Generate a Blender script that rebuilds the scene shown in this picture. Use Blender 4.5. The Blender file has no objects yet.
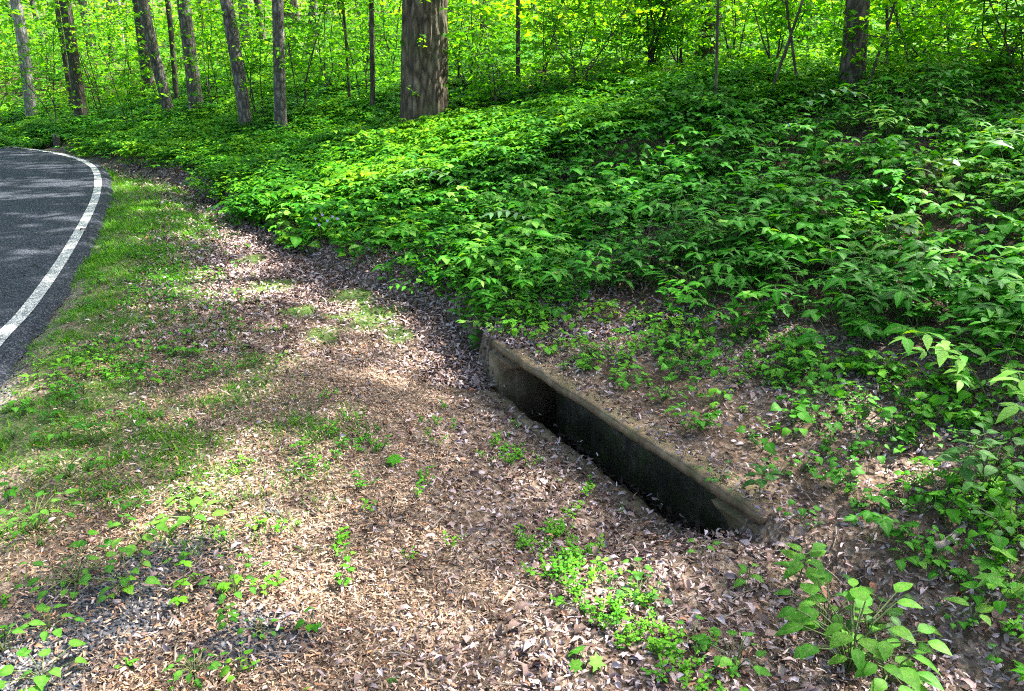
import bpy, math
import numpy as np
from mathutils import Vector, Matrix

R = math.radians
rng = np.random.default_rng(11)
scene = bpy.context.scene
COL = scene.collection

# ------------------------------------------------------------------ camera
W, H, FPX = 1024, 691, 803.0
CAM = np.array([0.0, 0.0, 1.5])
PITCH = R(20.0)
FW = np.array([0, math.cos(PITCH), -math.sin(PITCH)])
UP = np.array([0, math.sin(PITCH), math.cos(PITCH)])


def ray(px, py):
    return FW + UP * ((H / 2 - py) / FPX) + np.array([1.0, 0, 0]) * ((px - W / 2) / FPX)


def onz(px, py, z=0.0):
    d = ray(px, py)
    t = (z - CAM[2]) / d[2]
    return CAM + d * t


def proj(P):
    q = P - CAM
    dep = np.maximum(q @ FW, 1e-3)
    return W / 2 + FPX * q[:, 0] / dep, H / 2 - FPX * (q @ UP) / dep, q @ FW


cam = bpy.data.cameras.new('camera')
cam.sensor_width = 36.0
cam.lens = 36.0 * FPX / W
cam.clip_start, cam.clip_end = 0.05, 2000
co = bpy.data.objects.new('camera', cam)
co.location = CAM
co.rotation_euler = (R(90) - PITCH, 0, 0)
COL.objects.link(co)
scene.camera = co

# ------------------------------------------------------------------ light
SUN_EL, SUN_AZ = R(50), R(24)          # azimuth from +X towards +Y
SD = np.array([math.cos(SUN_EL) * math.cos(SUN_AZ), math.cos(SUN_EL) * math.sin(SUN_AZ), math.sin(SUN_EL)])
w = bpy.data.worlds.new('World')
scene.world = w
w.use_nodes = True
nt = w.node_tree
sky = nt.nodes.new('ShaderNodeTexSky')
sky.sky_type = 'NISHITA'
sky.sun_disc = False
sky.dust_density = 4.0
sky.air_density = .8
sky.sun_elevation = SUN_EL
sky.sun_rotation = math.atan2(SD[0], SD[1])
nt.links.new(sky.outputs[0], nt.nodes['Background'].inputs[0])
nt.nodes['Background'].inputs[1].default_value = 0.11
sl = bpy.data.lights.new('sun', 'SUN')
sl.energy = 5.0
sl.angle = R(0.55)
sl.color = (1.0, 0.95, 0.87)
so = bpy.data.objects.new('sun', sl)
so.rotation_euler = Vector(SD).to_track_quat('Z', 'Y').to_euler()
so.location = (20, 10, 30)
COL.objects.link(so)
scene.view_settings.view_transform = 'Standard'
scene.view_settings.look = 'None'
scene.view_settings.exposure = 2.75
scene.view_settings.gamma = 1
scene.cycles.max_bounces = 8
scene.cycles.diffuse_bounces = 4
scene.cycles.glossy_bounces = 2
scene.cycles.transmission_bounces = 4
scene.cycles.transparent_max_bounces = 4
scene.cycles.caustics_reflective = False
scene.cycles.caustics_refractive = False
scene.cycles.use_denoising = False
scene.cycles.filter_width = 1.1

# ------------------------------------------------------------------ noise


def _hash(ix, iy, seed):
    n = (ix.astype(np.int64) * 374761393 + iy.astype(np.int64) * 668265263 + seed * 974711) & 0x7fffffff
    n = ((n ^ (n >> 13)) * 1274126177) & 0x7fffffff
    return ((n ^ (n >> 16)) & 0xffff) / 65535.0


def vnoise(x, y, seed=0):
    x = np.asarray(x, float); y = np.asarray(y, float)
    ix, iy = np.floor(x), np.floor(y)
    fx, fy = x - ix, y - iy
    fx = fx * fx * (3 - 2 * fx); fy = fy * fy * (3 - 2 * fy)
    a = _hash(ix, iy, seed); b = _hash(ix + 1, iy, seed)
    c = _hash(ix, iy + 1, seed); d = _hash(ix + 1, iy + 1, seed)
    return (a * (1 - fx) + b * fx) * (1 - fy) + (c * (1 - fx) + d * fx) * fy


def fbm(x, y, seed=0, o=3):
    s, a, t = 0, 1.0, 0
    for k in range(o):
        s = s + a * vnoise(x * 2 ** k, y * 2 ** k, seed + 17 * k); t += a; a *= .5
    return s / t


def sstep(a, b, x):
    t = np.clip((np.asarray(x, float) - a) / (b - a), 0, 1)
    return t * t * (3 - 2 * t)


def catmull(P, n=14):
    P = np.asarray(P, float)
    Q = np.vstack([2 * P[0] - P[1], P, 2 * P[-1] - P[-2]])
    out = []
    for i in range(1, len(Q) - 2):
        for t in np.linspace(0, 1, n, endpoint=False):
            a, b, c, d = Q[i - 1], Q[i], Q[i + 1], Q[i + 2]
            out.append(.5 * (2 * b + (c - a) * t + (2 * a - 5 * b + 4 * c - d) * t * t + (3 * b - a - 3 * c + d) * t ** 3))
    out.append(Q[-2])
    return np.array(out)


def sdist(poly, x, y):
    """signed distance to a polyline (positive on its right) and arclength fraction index"""
    x = np.asarray(x, float).ravel(); y = np.asarray(y, float).ravel()
    best = np.full(x.shape, 1e18); sg = np.zeros(x.shape)
    for i in range(len(poly) - 1):
        a, b = poly[i], poly[i + 1]
        ex, ey = b[0] - a[0], b[1] - a[1]
        L2 = ex * ex + ey * ey + 1e-12
        t = np.clip(((x - a[0]) * ex + (y - a[1]) * ey) / L2, 0, 1)
        dx, dy = x - a[0] - t * ex, y - a[1] - t * ey
        d2 = dx * dx + dy * dy
        m = d2 < best - 1e-12
        best = np.where(m, d2, best)
        cr = ex * (y - a[1]) - ey * (x - a[0])
        sg = np.where(m, np.where(cr < 0, 1.0, -1.0), sg)
    return np.sqrt(best) * sg


# ------------------------------------------------------------------ plan lines (walking from near to far)
RE = [onz(0, 385), onz(60, 303), onz(95, 240), onz(112, 192), onz(104, 167), onz(72, 155), onz(30, 148.5), onz(0, 146)]
RE = [p[:2] for p in RE]
RE = [RE[0] + np.array([.40, -.92]) * 8, RE[0] + np.array([.38, -.93]) * 3] + RE + [RE[-1] + np.array([-4, 1.6]), RE[-1] + np.array([-12, 3]), RE[-1] + np.array([-40, 2])]
ROAD_E = catmull(RE, 10)

LIP_Z = 0.03
A0 = onz(499, 343, LIP_Z); A1 = onz(757, 507, LIP_Z)          # the two ends of the drain's top edge
UV = (A1 - A0)[:2]; LEN = float(np.hypot(*UV)); UV = UV / LEN
NV = np.array([-UV[1], UV[0]])                                 # towards the bank
if NV[0] < 0:
    NV = -NV
TOE = [onz(455, 322, -.1)[:2], onz(330, 272, -.1)[:2], onz(240, 212, -.1)[:2], onz(185, 182, -.05)[:2], onz(115, 162, 0)[:2], onz(60, 150, 0)[:2], onz(0, 141, 0)[:2]]
TOE = [A1[:2] + UV * 9, A1[:2] + UV * 3, A1[:2], A0[:2] * .5 + A1[:2] * .5, A0[:2]] + TOE + [TOE[-1] + np.array([-5, 1.9]), TOE[-1] + np.array([-45, 4])]
TOE_P = catmull(TOE, 8)


def inlet_ab(x, y):
    qx, qy = np.asarray(x) - A0[0], np.asarray(y) - A0[1]
    return qx * UV[0] + qy * UV[1], qx * NV[0] + qy * NV[1]


BD = np.array([0, .10, .25, 1.0, 2.0, 3.0, 4.5, 6, 10, 20, 40, 90, 200])
BZ = np.array([-.10, -.01, .05, .20, .46, .76, 1.07, 1.26, 1.72, 2.7, 4.6, 8.5, 16])


def terr(x, y):
    x = np.asarray(x, float); shp = x.shape
    x = x.ravel(); y = np.asarray(y, float).ravel()
    d = sdist(TOE_P, x, y)
    e = sdist(ROAD_E, x, y)
    a, b = inlet_ab(x, y)
    win = sstep(-.9, -.05, a) * sstep(LEN + .12, LEN - .42, a)
    dep = .10 + .115 * win - .045 * sstep(LEN - .3, LEN - .0, a) * sstep(LEN + 1.2, LEN + .3, a)
    zr = np.interp(d, BD, BZ)
    wir = sstep(-.9, -.05, a) * sstep(LEN + .5, LEN - .05, a)
    zin = np.interp(d, [0, .3, 1.0, 2, 3], [LIP_Z - .012, .06, .20, .46, .78])
    zr = zr * (1 - wir) + zin * wir
    zr += sstep(.3, 2, d) * ((fbm(x * .8, y * .8, 5) - .5) * .28)
    q = -d
    zl = np.interp(q, [0, .12, .35, .7, 1.05, 1.6], [-1, -1, -.9, -.45, -.12, 0]) * dep
    zl += (fbm(x * 1.2, y * 1.2, 9) - .5) * .05
    z = np.where(d > 0, zr, zl)
    z += (fbm(x * 5, y * 5, 3) - .5) * .03 * (1 - win * (np.abs(b) < .3))
    near = sstep(-.25, .25, e)
    z = z * near + (-.06) * (1 - near)
    z = np.where(e < -6.7, -.06 + np.interp(-e - 6.7, [0, 1, 5, 60], [0, .02, .6, 4]), z)
    return z.reshape(shp)


def hit(px, py, tmax=70):
    d = ray(px, py)
    ts = np.concatenate([np.arange(1.5, 20, .03), np.arange(20, tmax, .15)])
    P = CAM + ts[:, None] * d
    g = terr(P[:, 0], P[:, 1])
    k = np.argmax(P[:, 2] < g)
    if P[k, 2] >= g[k]:
        k = np.searchsorted(ts, 28)
    p = P[k].copy(); p[2] = terr(p[:1], p[1:2])[0]
    return p


# ------------------------------------------------------------------ materials


class NG:
    def __init__(self, name):
        self.m = bpy.data.materials.new(name); self.m.use_nodes = True
        self.t = self.m.node_tree; self.b = self.t.nodes['Principled BSDF']

    def n(self, typ, **kw):
        o = self.t.nodes.new('ShaderNode' + typ)
        for k, v in kw.items():
            if k.startswith('i_'):
                o.inputs[k[2:].replace('_', ' ')].default_value = v
            else:
                setattr(o, k, v)
        return o

    def l(self, a, b):
        self.t.links.new(a, b)

    def ramp(self, src, stops, interp='LINEAR'):
        r = self.n('ValToRGB'); e = r.color_ramp; e.interpolation = interp
        while len(e.elements) < len(stops):
            e.elements.new(.5)
        for el, (p, c) in zip(e.elements, stops):
            el.position = p; el.color = (*c, 1) if len(c) == 3 else c
        self.l(src, r.inputs[0]); return r.outputs[0]

    def mix(self, fac, a, b, mode='MIX'):
        m = self.n('Mix', data_type='RGBA', blend_type=mode)
        for s, v in ((0, fac), (6, a), (7, b)):
            if hasattr(v, 'links'):
                self.l(v, m.inputs[s])
            else:
                m.inputs[s].default_value = v if not isinstance(v, tuple) or len(v) == 4 else (*v, 1)
        return m.outputs[2]

    def noise(self, scale, detail=4, vec=None, rough=.6):
        o = self.n('TexNoise'); o.inputs['Scale'].default_value = scale; o.inputs['Detail'].default_value = detail
        o.inputs['Roughness'].default_value = rough
        self.l(vec if vec is not None else self.pos(), o.inputs['Vector']); return o.outputs[0]

    def pos(self):
        if not hasattr(self, '_p'):
            self._p = self.n('TexCoord').outputs['Object']
        return self._p

    def attr(self, name):
        return self.n('Attribute', attribute_name=name).outputs['Fac']

    def bump(self, h, strength=.5, dist=.02):
        b = self.n('Bump'); b.inputs['Strength'].default_value = strength; b.inputs['Distance'].default_value = dist
        self.l(h, b.inputs['Height']); self.l(b.outputs[0], self.b.inputs['Normal']); return b


def leaf_mat(name, stops, trans=.4, tint=(1.7, 1.5, .2), rough=.55, spec=.13, veins=False):
    g = NG(name)
    c = g.ramp(g.attr('rnd'), stops)
    n = g.noise(30, 2)
    c = g.mix(.35, c, g.ramp(n, [(.3, (.55, .6, .5)), (.7, (1.0, 1.0, 1.0))]), 'MULTIPLY')
    mr = g.ramp(g.attr('mid'), [(.30, (0, 0, 0)), (.46, (.5, .5, .5))])
    c2 = g.mix(mr, c, (0.17, 0.28, 0.08))
    if veins:
        sx = g.n('SeparateXYZ'); g.l(g.pos(), sx.inputs[0])
        ab = g.n('Math', operation='ABSOLUTE'); g.l(sx.outputs[0], ab.inputs[0])
        su = g.n('Math', operation='MULTIPLY_ADD'); g.l(ab.outputs[0], su.inputs[0]); su.inputs[1].default_value = -.95; g.l(sx.outputs[1], su.inputs[2])
        mu = g.n('Math', operation='MULTIPLY'); g.l(su.outputs[0], mu.inputs[0]); mu.inputs[1].default_value = 50
        sn = g.n('Math', operation='SINE'); g.l(mu.outputs[0], sn.inputs[0])
        vr = g.ramp(sn.outputs[0], [(.7, (0, 0, 0)), (1, (.09, .09, .09))])
        c2 = g.mix(vr, c2, (.16, .29, .08))
        dk = g.ramp(g.noise(3.5, 3), [(.35, (.55, .62, .5)), (.65, (1.05, 1.02, 1))])
        c2 = g.mix(1.0, c2, dk, 'MULTIPLY')
        pass
    g.l(c2, g.b.inputs['Base Color'])
    g.b.inputs['Roughness'].default_value = rough
    g.b.inputs['Specular IOR Level'].default_value = spec
    tr = g.n('BsdfTranslucent')
    g.l(g.mix(1.0, c2, tint, 'MULTIPLY'), tr.inputs[0])
    ms = g.n('MixShader'); ms.inputs[0].default_value = trans
    g.l(g.b.outputs[0], ms.inputs[1]); g.l(tr.outputs[0], ms.inputs[2])
    g.l(ms.outputs[0], g.t.nodes['Material Output'].inputs[0])
    return g.m


GREEN = [(0, (.012, .10, .002)), (.35, (.028, .18, .003)), (.7, (.07, .27, .004)), (1, (.17, .38, .006))]
GREEN_B = [(0, (.010, .095, .002)), (.45, (.022, .19, .003)), (.8, (.055, .28, .006)), (1, (.16, .36, .05))]
LIME = [(0, (.03, .16, .003)), (.55, (.08, .30, .005)), (1, (.22, .44, .012))]
M = {}
M['cover'] = leaf_mat('ground_cover_leaf', GREEN, .36)
M['herb'] = leaf_mat('herb_leaf', GREEN_B, .33)
M['bright'] = leaf_mat('seedling_leaf', [(0, (.022, .15, .005)), (.5, (.05, .25, .008)), (1, (.13, .36, .015))], .38)
M['bright_v'] = leaf_mat('broad_seedling_leaf', [(0, (.03, .17, .01)), (.5, (.075, .27, .025)), (1, (.17, .38, .05))], .38, veins=True)
M['herb_v'] = leaf_mat('broad_herb_leaf', [(0, (.018, .10, .012)), (.5, (.045, .175, .03)), (1, (.14, .28, .10))], .3, veins=True)
M['pale_v'] = leaf_mat('glossy_pale_leaf', [(0, (.06, .19, .05)), (1, (.14, .29, .12))], .25, rough=.42, spec=.45)
M['shrub'] = leaf_mat('shrub_leaf', LIME, .68, (1.7, 1.6, .25))
M['wood'] = leaf_mat('woodland_leaf', [(0, (.010, .085, .003)), (.45, (.04, .21, .004)), (1, (.22, .42, .010))], .66, (1.9, 1.6, .25), .6, .15)
M['canopy'] = leaf_mat('canopy_leaf', GREEN, .3, rough=.6, spec=.3)
M['grass'] = leaf_mat('grass_blade', [(0, (.03, .13, .006)), (.5, (.07, .23, .008)), (.85, (.14, .31, .012)), (1, (.28, .33, .06))], .35)


def mat_simple(name, stops, rough=.85, ns=25, bump=.3, spec=.3):
    g = NG(name)
    c = g.ramp(g.attr('rnd'), stops)
    c = g.mix(.6, c, g.ramp(g.noise(ns, 4), [(.25, (.5, .5, .5)), (.7, (1.1, 1.08, 1.05))]), 'MULTIPLY')
    g.l(c, g.b.inputs['Base Color'])
    g.b.inputs['Roughness'].default_value = rough; g.b.inputs['Specular IOR Level'].default_value = spec
    if bump:
        g.bump(g.noise(ns * 3, 3), bump, .004)
    return g.m


M['litter'] = mat_simple('dry_leaf_litter', [(0, (0.046, 0.026, 0.019)), (.25, (0.102, 0.062, 0.047)), (.45, (0.194, 0.130, 0.110)), (.65, (0.275, 0.213, 0.208)), (.85, (0.408, 0.340, 0.359)), (.92, (0.275, 0.109, 0.052)), (.96, (0.429, 0.312, 0.250)), (1, (0.561, 0.491, 0.521))], .72, 40, .2)
M['chips'] = mat_simple('wood_chips', [(0, (0.051, 0.029, 0.018)), (.3, (0.143, 0.088, 0.054)), (.55, (0.265, 0.180, 0.117)), (.82, (0.439, 0.331, 0.244)), (.92, (0.367, 0.146, 0.052)), (1, (0.591, 0.487, 0.393))], .7, 50, .2)
M['stem'] = mat_simple('green_stem', [(0, (.05, .11, .02)), (1, (.12, .12, .05))], .6, 20, 0)
M['twig'] = mat_simple('dead_twig', [(0, (.09, .065, .045)), (1, (.26, .22, .18))], .8, 40, .4)
M['gravel'] = mat_simple('gravel_stone', [(0, (.025, .027, .032)), (.6, (.075, .078, .088)), (1, (.22, .22, .23))], .8, 60, .3)
M['petal'] = mat_simple('violet_petal', [(0, (.34, .30, .52)), (1, (.46, .42, .64))], .6, 20, 0)


def bark_mat(name, dark, mid, light, vs=(14, 14, 2.2), moss=0.0):
    g = NG(name)
    mp = g.n('Mapping'); mp.inputs['Scale'].default_value = vs
    g.l(g.pos(), mp.inputs[0])
    v = g.n('TexVoronoi', feature='DISTANCE_TO_EDGE'); v.inputs['Scale'].default_value = 1.0
    wv = g.n('TexNoise'); wv.inputs['Scale'].default_value = 1.4; wv.inputs['Detail'].default_value = 3
    g.l(mp.outputs[0], wv.inputs['Vector'])
    ad = g.n('VectorMath', operation='ADD')
    g.l(mp.outputs[0], ad.inputs[0]); g.l(wv.outputs['Color'], ad.inputs[1])
    g.l(ad.outputs[0], v.inputs['Vector'])
    n = g.noise(9, 5)
    h = g.n('Math', operation='MULTIPLY_ADD'); g.l(n, h.inputs[0]); h.inputs[1].default_value = .45; g.l(v.outputs['Distance'], h.inputs[2])
    c = g.ramp(h.outputs[0], [(.15, dark), (.38, mid), (.75, light)])
    if moss:
        mm = g.n('Math', operation='MULTIPLY'); g.l(g.ramp(g.noise(2.2, 4), [(.45, (0, 0, 0)), (.65, (1, 1, 1))]), mm.inputs[0]); mm.inputs[1].default_value = moss
        c = g.mix(mm.outputs[0], c, (.07, .09, .025))
    g.l(c, g.b.inputs['Base Color']); g.b.inputs['Roughness'].default_value = .85
    g.b.inputs['Specular IOR Level'].default_value = .25
    g.bump(h.outputs[0], .9, .02)
    return g.m


M['bark_big'] = bark_mat('furrowed_brown_bark', (.014, .010, .007), (.075, .055, .037), (.18, .14, .105), (15, 15, 4), .35)
M['bark_grey'] = bark_mat('grey_bark', (.018, .016, .014), (.085, .077, .067), (.22, .205, .18), (20, 20, 7))
M['bark_pale'] = bark_mat('pale_grey_bark', (.07, .066, .06), (.21, .20, .185), (.38, .365, .34), (18, 18, 5))
M['bark_dark'] = bark_mat('dark_bark', (.012, .010, .008), (.05, .042, .033), (.13, .112, .092), (20, 20, 6), .2)


def ground_mat():
    g = NG('forest_floor')
    p = g.pos()
    v1 = g.n('TexVoronoi'); v1.inputs['Scale'].default_value = 55; g.l(p, v1.inputs['Vector'])
    v2 = g.n('TexVoronoi'); v2.inputs['Scale'].default_value = 23; g.l(p, v2.inputs['Vector'])
    sp = g.n('SeparateColor'); g.l(v1.outputs['Color'], sp.inputs[0])
    sp2 = g.n('SeparateColor'); g.l(v2.outputs['Color'], sp2.inputs[0])
    lit = g.ramp(sp.outputs[0], [(0, (.02, .013, .009)), (.3, (.055, .036, .024)), (.6, (.11, .08, .056)), (.85, (.19, .15, .12)), (1, (.28, .24, .21))])
    lit2 = g.ramp(sp2.outputs[0], [(0, (.07, .045, .03)), (.5, (.16, .11, .07)), (1, (.28, .22, .17))])
    c = g.mix(.45, lit, lit2)
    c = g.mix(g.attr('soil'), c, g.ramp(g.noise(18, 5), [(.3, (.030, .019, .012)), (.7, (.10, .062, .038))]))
    c = g.mix(g.attr('gravel'), c, g.ramp(sp.outputs[1], [(0, (.03, .031, .036)), (.6, (.08, .083, .09)), (1, (.18, .18, .19))]))
    c = g.mix(g.attr('turf'), c, g.ramp(g.noise(40, 4), [(.3, (.03, .055, .012)), (.7, (.085, .13, .03))]))
    g.l(c, g.b.inputs['Base Color']); g.b.inputs['Roughness'].default_value = .9
    g.b.inputs['Specular IOR Level'].default_value = .2
    ad = g.n('Math', operation='ADD'); g.l(v1.outputs['Distance'], ad.inputs[0]); g.l(g.noise(30, 4), ad.inputs[1])
    g.bump(ad.outputs[0], .8, .012)
    return g.m


def asphalt_mat():
    g = NG('asphalt')
    v = g.n('TexVoronoi'); v.inputs['Scale'].default_value = 130; g.l(g.pos(), v.inputs['Vector'])
    sp = g.n('SeparateColor'); g.l(v.outputs['Color'], sp.inputs[0])
    c = g.ramp(sp.outputs[0], [(0, (.009, .011, .015)), (.7, (.025, .029, .038)), (1, (.085, .092, .108))])
    c = g.mix(.5, c, g.ramp(g.noise(1.6, 5), [(.3, (.6, .6, .62)), (.7, (1.15, 1.15, 1.15))]), 'MULTIPLY')
    cv = g.n('TexVoronoi', feature='DISTANCE_TO_EDGE'); cv.inputs['Scale'].default_value = .8
    dv = g.n('VectorMath', operation='ADD'); dn = g.n('TexNoise'); dn.inputs['Scale'].default_value = 2.5; dn.inputs['Detail'].default_value = 5
    g.l(g.pos(), dn.inputs['Vector']); g.l(g.pos(), dv.inputs[0]); g.l(dn.outputs['Color'], dv.inputs[1]); g.l(dv.outputs[0], cv.inputs['Vector'])
    c = g.mix(1.0, c, g.ramp(cv.outputs['Distance'], [(.004, (.35, .35, .35)), (.012, (1, 1, 1))]), 'MULTIPLY')
    g.l(c, g.b.inputs['Base Color']); g.b.inputs['Roughness'].default_value = .66
    g.b.inputs['Specular IOR Level'].default_value = .07
    g.bump(v.outputs['Distance'], .5, .006)
    return g.m


def paint_mat():
    g = NG('worn_white_road_paint')
    n = g.noise(60, 6, rough=.75)
    f = g.ramp(n, [(.43, (0, 0, 0)), (.53, (1, 1, 1))])
    v = g.n('TexVoronoi'); v.inputs['Scale'].default_value = 110; g.l(g.pos(), v.inputs['Vector'])
    f2 = g.ramp(v.outputs['Distance'], [(.55, (1, 1, 1)), (.72, (.2, .2, .2))])
    ff = g.mix(1.0, f, f2, 'MULTIPLY')
    c = g.mix(ff, (.09, .095, .10), g.ramp(g.noise(7, 4), [(.3, (.36, .355, .33)), (.7, (.58, .57, .53))]))
    g.l(c, g.b.inputs['Base Color']); g.b.inputs['Roughness'].default_value = .6
    g.bump(n, .3, .003)
    return g.m


def concrete_mat(name, a, b, c_, moss):
    g = NG(name)
    n = g.noise(6, 6, rough=.7)
    c = g.ramp(n, [(.25, a), (.5, b), (.75, c_)])
    mp = g.n('Mapping'); mp.inputs['Scale'].default_value = (30, 30, 3); g.l(g.pos(), mp.inputs[0])
    st = g.n('TexNoise'); st.inputs['Scale'].default_value = 1; st.inputs['Detail'].default_value = 4; g.l(mp.outputs[0], st.inputs['Vector'])
    c = g.mix(.6, c, g.ramp(st.outputs[0], [(.3, (.45, .42, .38)), (.65, (1.1, 1.08, 1.02))]), 'MULTIPLY')
    mm = g.n('Math', operation='MULTIPLY'); mm.inputs[1].default_value = moss
    g.l(g.ramp(g.noise(11, 5), [(.48, (0, 0, 0)), (.62, (1, 1, 1))]), mm.inputs[0])
    c = g.mix(mm.outputs[0], c, (.055, .075, .018))
    g.l(c, g.b.inputs['Base Color']); g.b.inputs['Roughness'].default_value = .88
    g.b.inputs['Specular IOR Level'].default_value = .25
    g.bump(g.noise(45, 6, rough=.75), .7, .012)
    return g.m


M['ground'] = ground_mat(); M['asphalt'] = asphalt_mat(); M['paint'] = paint_mat()
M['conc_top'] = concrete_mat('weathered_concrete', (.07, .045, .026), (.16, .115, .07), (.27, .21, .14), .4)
M['conc_in'] = concrete_mat('stained_shaded_concrete', (.022, .018, .012), (.07, .058, .037), (.24, .20, .14), .6)  # stained, mossy concrete, base darkened further for the recess shade

# ------------------------------------------------------------------ mesh helpers


def mesh_obj(name, V, F, mats, rnd=None, mid=None, midx=None, smooth=False, parent=None, loc=None, attrs=None):
    V = np.asarray(V, np.float32).reshape(-1, 3); F = np.asarray(F, np.int32)
    if loc is not None:
        V = V - np.asarray(loc, np.float32)
    me = bpy.data.meshes.new(name)
    k = F.shape[1]
    me.vertices.add(len(V)); me.vertices.foreach_set('co', V.ravel())
    me.loops.add(F.size); me.loops.foreach_set('vertex_index', F.ravel())
    me.polygons.add(len(F))
    me.polygons.foreach_set('loop_start', np.arange(0, F.size, k, dtype=np.int32))
    me.polygons.foreach_set('loop_total', np.full(len(F), k, np.int32))
    if smooth:
        me.polygons.foreach_set('use_smooth', np.ones(len(F), bool))
    for m in (mats if isinstance(mats, (list, tuple)) else [mats]):
        me.materials.append(m)
    if midx is not None:
        me.polygons.foreach_set('material_index', np.asarray(midx, np.int32))
    if rnd is not None:
        a = me.attributes.new('rnd', 'FLOAT', 'FACE'); a.data.foreach_set('value', np.asarray(rnd, np.float32))
    if mid is not None:
        a = me.attributes.new('mid', 'FLOAT', 'POINT'); a.data.foreach_set('value', np.asarray(mid, np.float32))
    for kk, vv in (attrs or {}).items():
        a = me.attributes.new(kk, 'FLOAT', 'POINT'); a.data.foreach_set('value', np.asarray(vv, np.float32))
    me.update(calc_edges=True)
    ob = bpy.data.objects.new(name, me)
    COL.objects.link(ob)
    if parent is not None:
        ob.parent = parent
    elif loc is not None:
        ob.location = loc
    return ob


def tag(o, label, cat, group=None):
    o['label'] = label; o['category'] = cat
    if group:
        o['group'] = group
    return o


def thing(name, loc, label, cat, group=None):
    o = bpy.data.objects.new(name, None)
    o.empty_display_size = .1
    o.location = loc
    COL.objects.link(o)
    return tag(o, label, cat, group)


def template(profile, fold=.18, arch=.12, droop=.15, mids=True):
    """profile: (t, half width) -> leaf along +Y, length 1, folded on its midrib"""
    V = [(0, 0, 0)]; mid = [.5]; rows = []
    for t, hw in profile:
        zc = arch * math.sin(math.pi * t) - droop * t * t
        i = len(V)
        V += [(-hw, t, zc + fold * hw), (0, t, zc), (hw, t, zc + fold * hw)]; mid += [0, .45, 0]
        rows.append(i)
    V.append((0, 1, arch * 0 - droop)); mid.append(.2)
    tip = len(V) - 1
    F = [(0, rows[0] + 1, rows[0]), (0, rows[0] + 2, rows[0] + 1)]
    for a, b in zip(rows, rows[1:]):
        for s in (0, 1):
            F += [(a + s, a + s + 1, b + s + 1), (a + s, b + s + 1, b + s)]
    a = rows[-1]
    F += [(a, a + 1, tip), (a + 1, a + 2, tip)]
    return np.array(V, float), np.array(F), np.array(mid)


T_OV = template([(.08, .14), (.28, .30), (.55, .27), (.8, .14)], .10, .08, .08)
T_OV_LO = template([(.38, .28)], .14, .06, .10)
T_LN = template([(.12, .11), (.4, .18), (.72, .11)], .1, .06, .1)
T_HE = template([(.02, .26), (.18, .42), (.45, .42), (.75, .22)], .12, .1, .2)
T_RND = template([(.12, .24), (.45, .40), (.8, .28)], .1, .08, .1)
T_CURL = template([(.28, .22), (.7, .20)], .7, .22, .1)
T_CHIP = (np.array([(-.13, 0, 0), (.10, .03, .02), (-.08, .5, .05), (.15, .55, .05), (-.04, 1, .0), (.07, .95, .02)], float),
          np.array([(0, 1, 3), (0, 3, 2), (2, 3, 5), (2, 5, 4)]), np.zeros(6))
T_BLADE = (np.array([(-.045, 0, 0), (.045, 0, 0), (-.035, .5, .08), (.035, .5, .08), (0, 1, -.02)], float),
           np.array([(0, 1, 3), (0, 3, 2), (2, 3, 4)]), np.zeros(5))
T_DIA = (np.array([(0, 0, 0), (.30, .45, .06), (0, 1, -.1), (-.30, .45, .06), ], float), np.array([(0, 1, 2), (0, 2, 3)]), np.zeros(4))


def frames(Td, Nn):
    Td = Td / np.linalg.norm(Td, axis=1, keepdims=True)
    X = np.cross(Td, Nn); X /= np.maximum(np.linalg.norm(X, axis=1, keepdims=True), 1e-9)
    Z = np.cross(X, Td)
    return np.stack([X, Td, Z], axis=2)


def leafset(tmpl, P, Td, Nn, S, rnd):
    V0, F0, mid0 = tmpl
    Rm = frames(Td, Nn)
    V = np.einsum('nij,vj->nvi', Rm, V0) * np.asarray(S)[:, None, None] + P[:, None, :]
    n, v = len(P), len(V0)
    F = F0[None] + (np.arange(n) * v)[:, None, None]
    return V.reshape(-1, 3), F.reshape(-1, 3), np.repeat(rnd, len(F0)), np.tile(mid0, n)


def prisms(A, B, ra, rb, k=3):
    A = np.asarray(A, float).reshape(-1, 3); B = np.asarray(B, float).reshape(-1, 3); n = len(A)
    ra = np.broadcast_to(ra, n); rb = np.broadcast_to(rb, n)
    d = B - A; d /= np.maximum(np.linalg.norm(d, axis=1, keepdims=True), 1e-9)
    ref = np.where(np.abs(d[:, 2:3]) > .9, np.array([[1., 0, 0]]), np.array([[0, 0, 1.]]))
    u = np.cross(d, ref); u /= np.linalg.norm(u, axis=1, keepdims=True); v = np.cross(d, u)
    th = np.arange(k) * 2 * math.pi / k
    ring = np.cos(th)[None, :, None] * u[:, None, :] + np.sin(th)[None, :, None] * v[:, None, :]
    V = np.concatenate([A[:, None] + ring * ra[:, None, None], B[:, None] + ring * rb[:, None, None]], axis=1)
    f = []
    for i in range(k):
        j = (i + 1) % k
        f += [(i, j, k + j), (i, k + j, k + i)]
    F = np.array(f)[None] + (np.arange(n) * 2 * k)[:, None, None]
    return V.reshape(-1, 3), F.reshape(-1, 3)


def join(parts):
    """parts: list of (V,F,rnd,mid,matindex)"""
    Vs, Fs, rs, ms, ix = [], [], [], [], []
    o = 0
    for V, F, r, m, i in parts:
        if len(V) == 0:
            continue
        Vs.append(V); Fs.append(F + o); rs.append(np.broadcast_to(r, len(F))); ms.append(np.broadcast_to(m, len(V)))
        ix.append(np.full(len(F), i)); o += len(V)
    return np.vstack(Vs), np.vstack(Fs), np.concatenate(rs), np.concatenate(ms), np.concatenate(ix)


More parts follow.
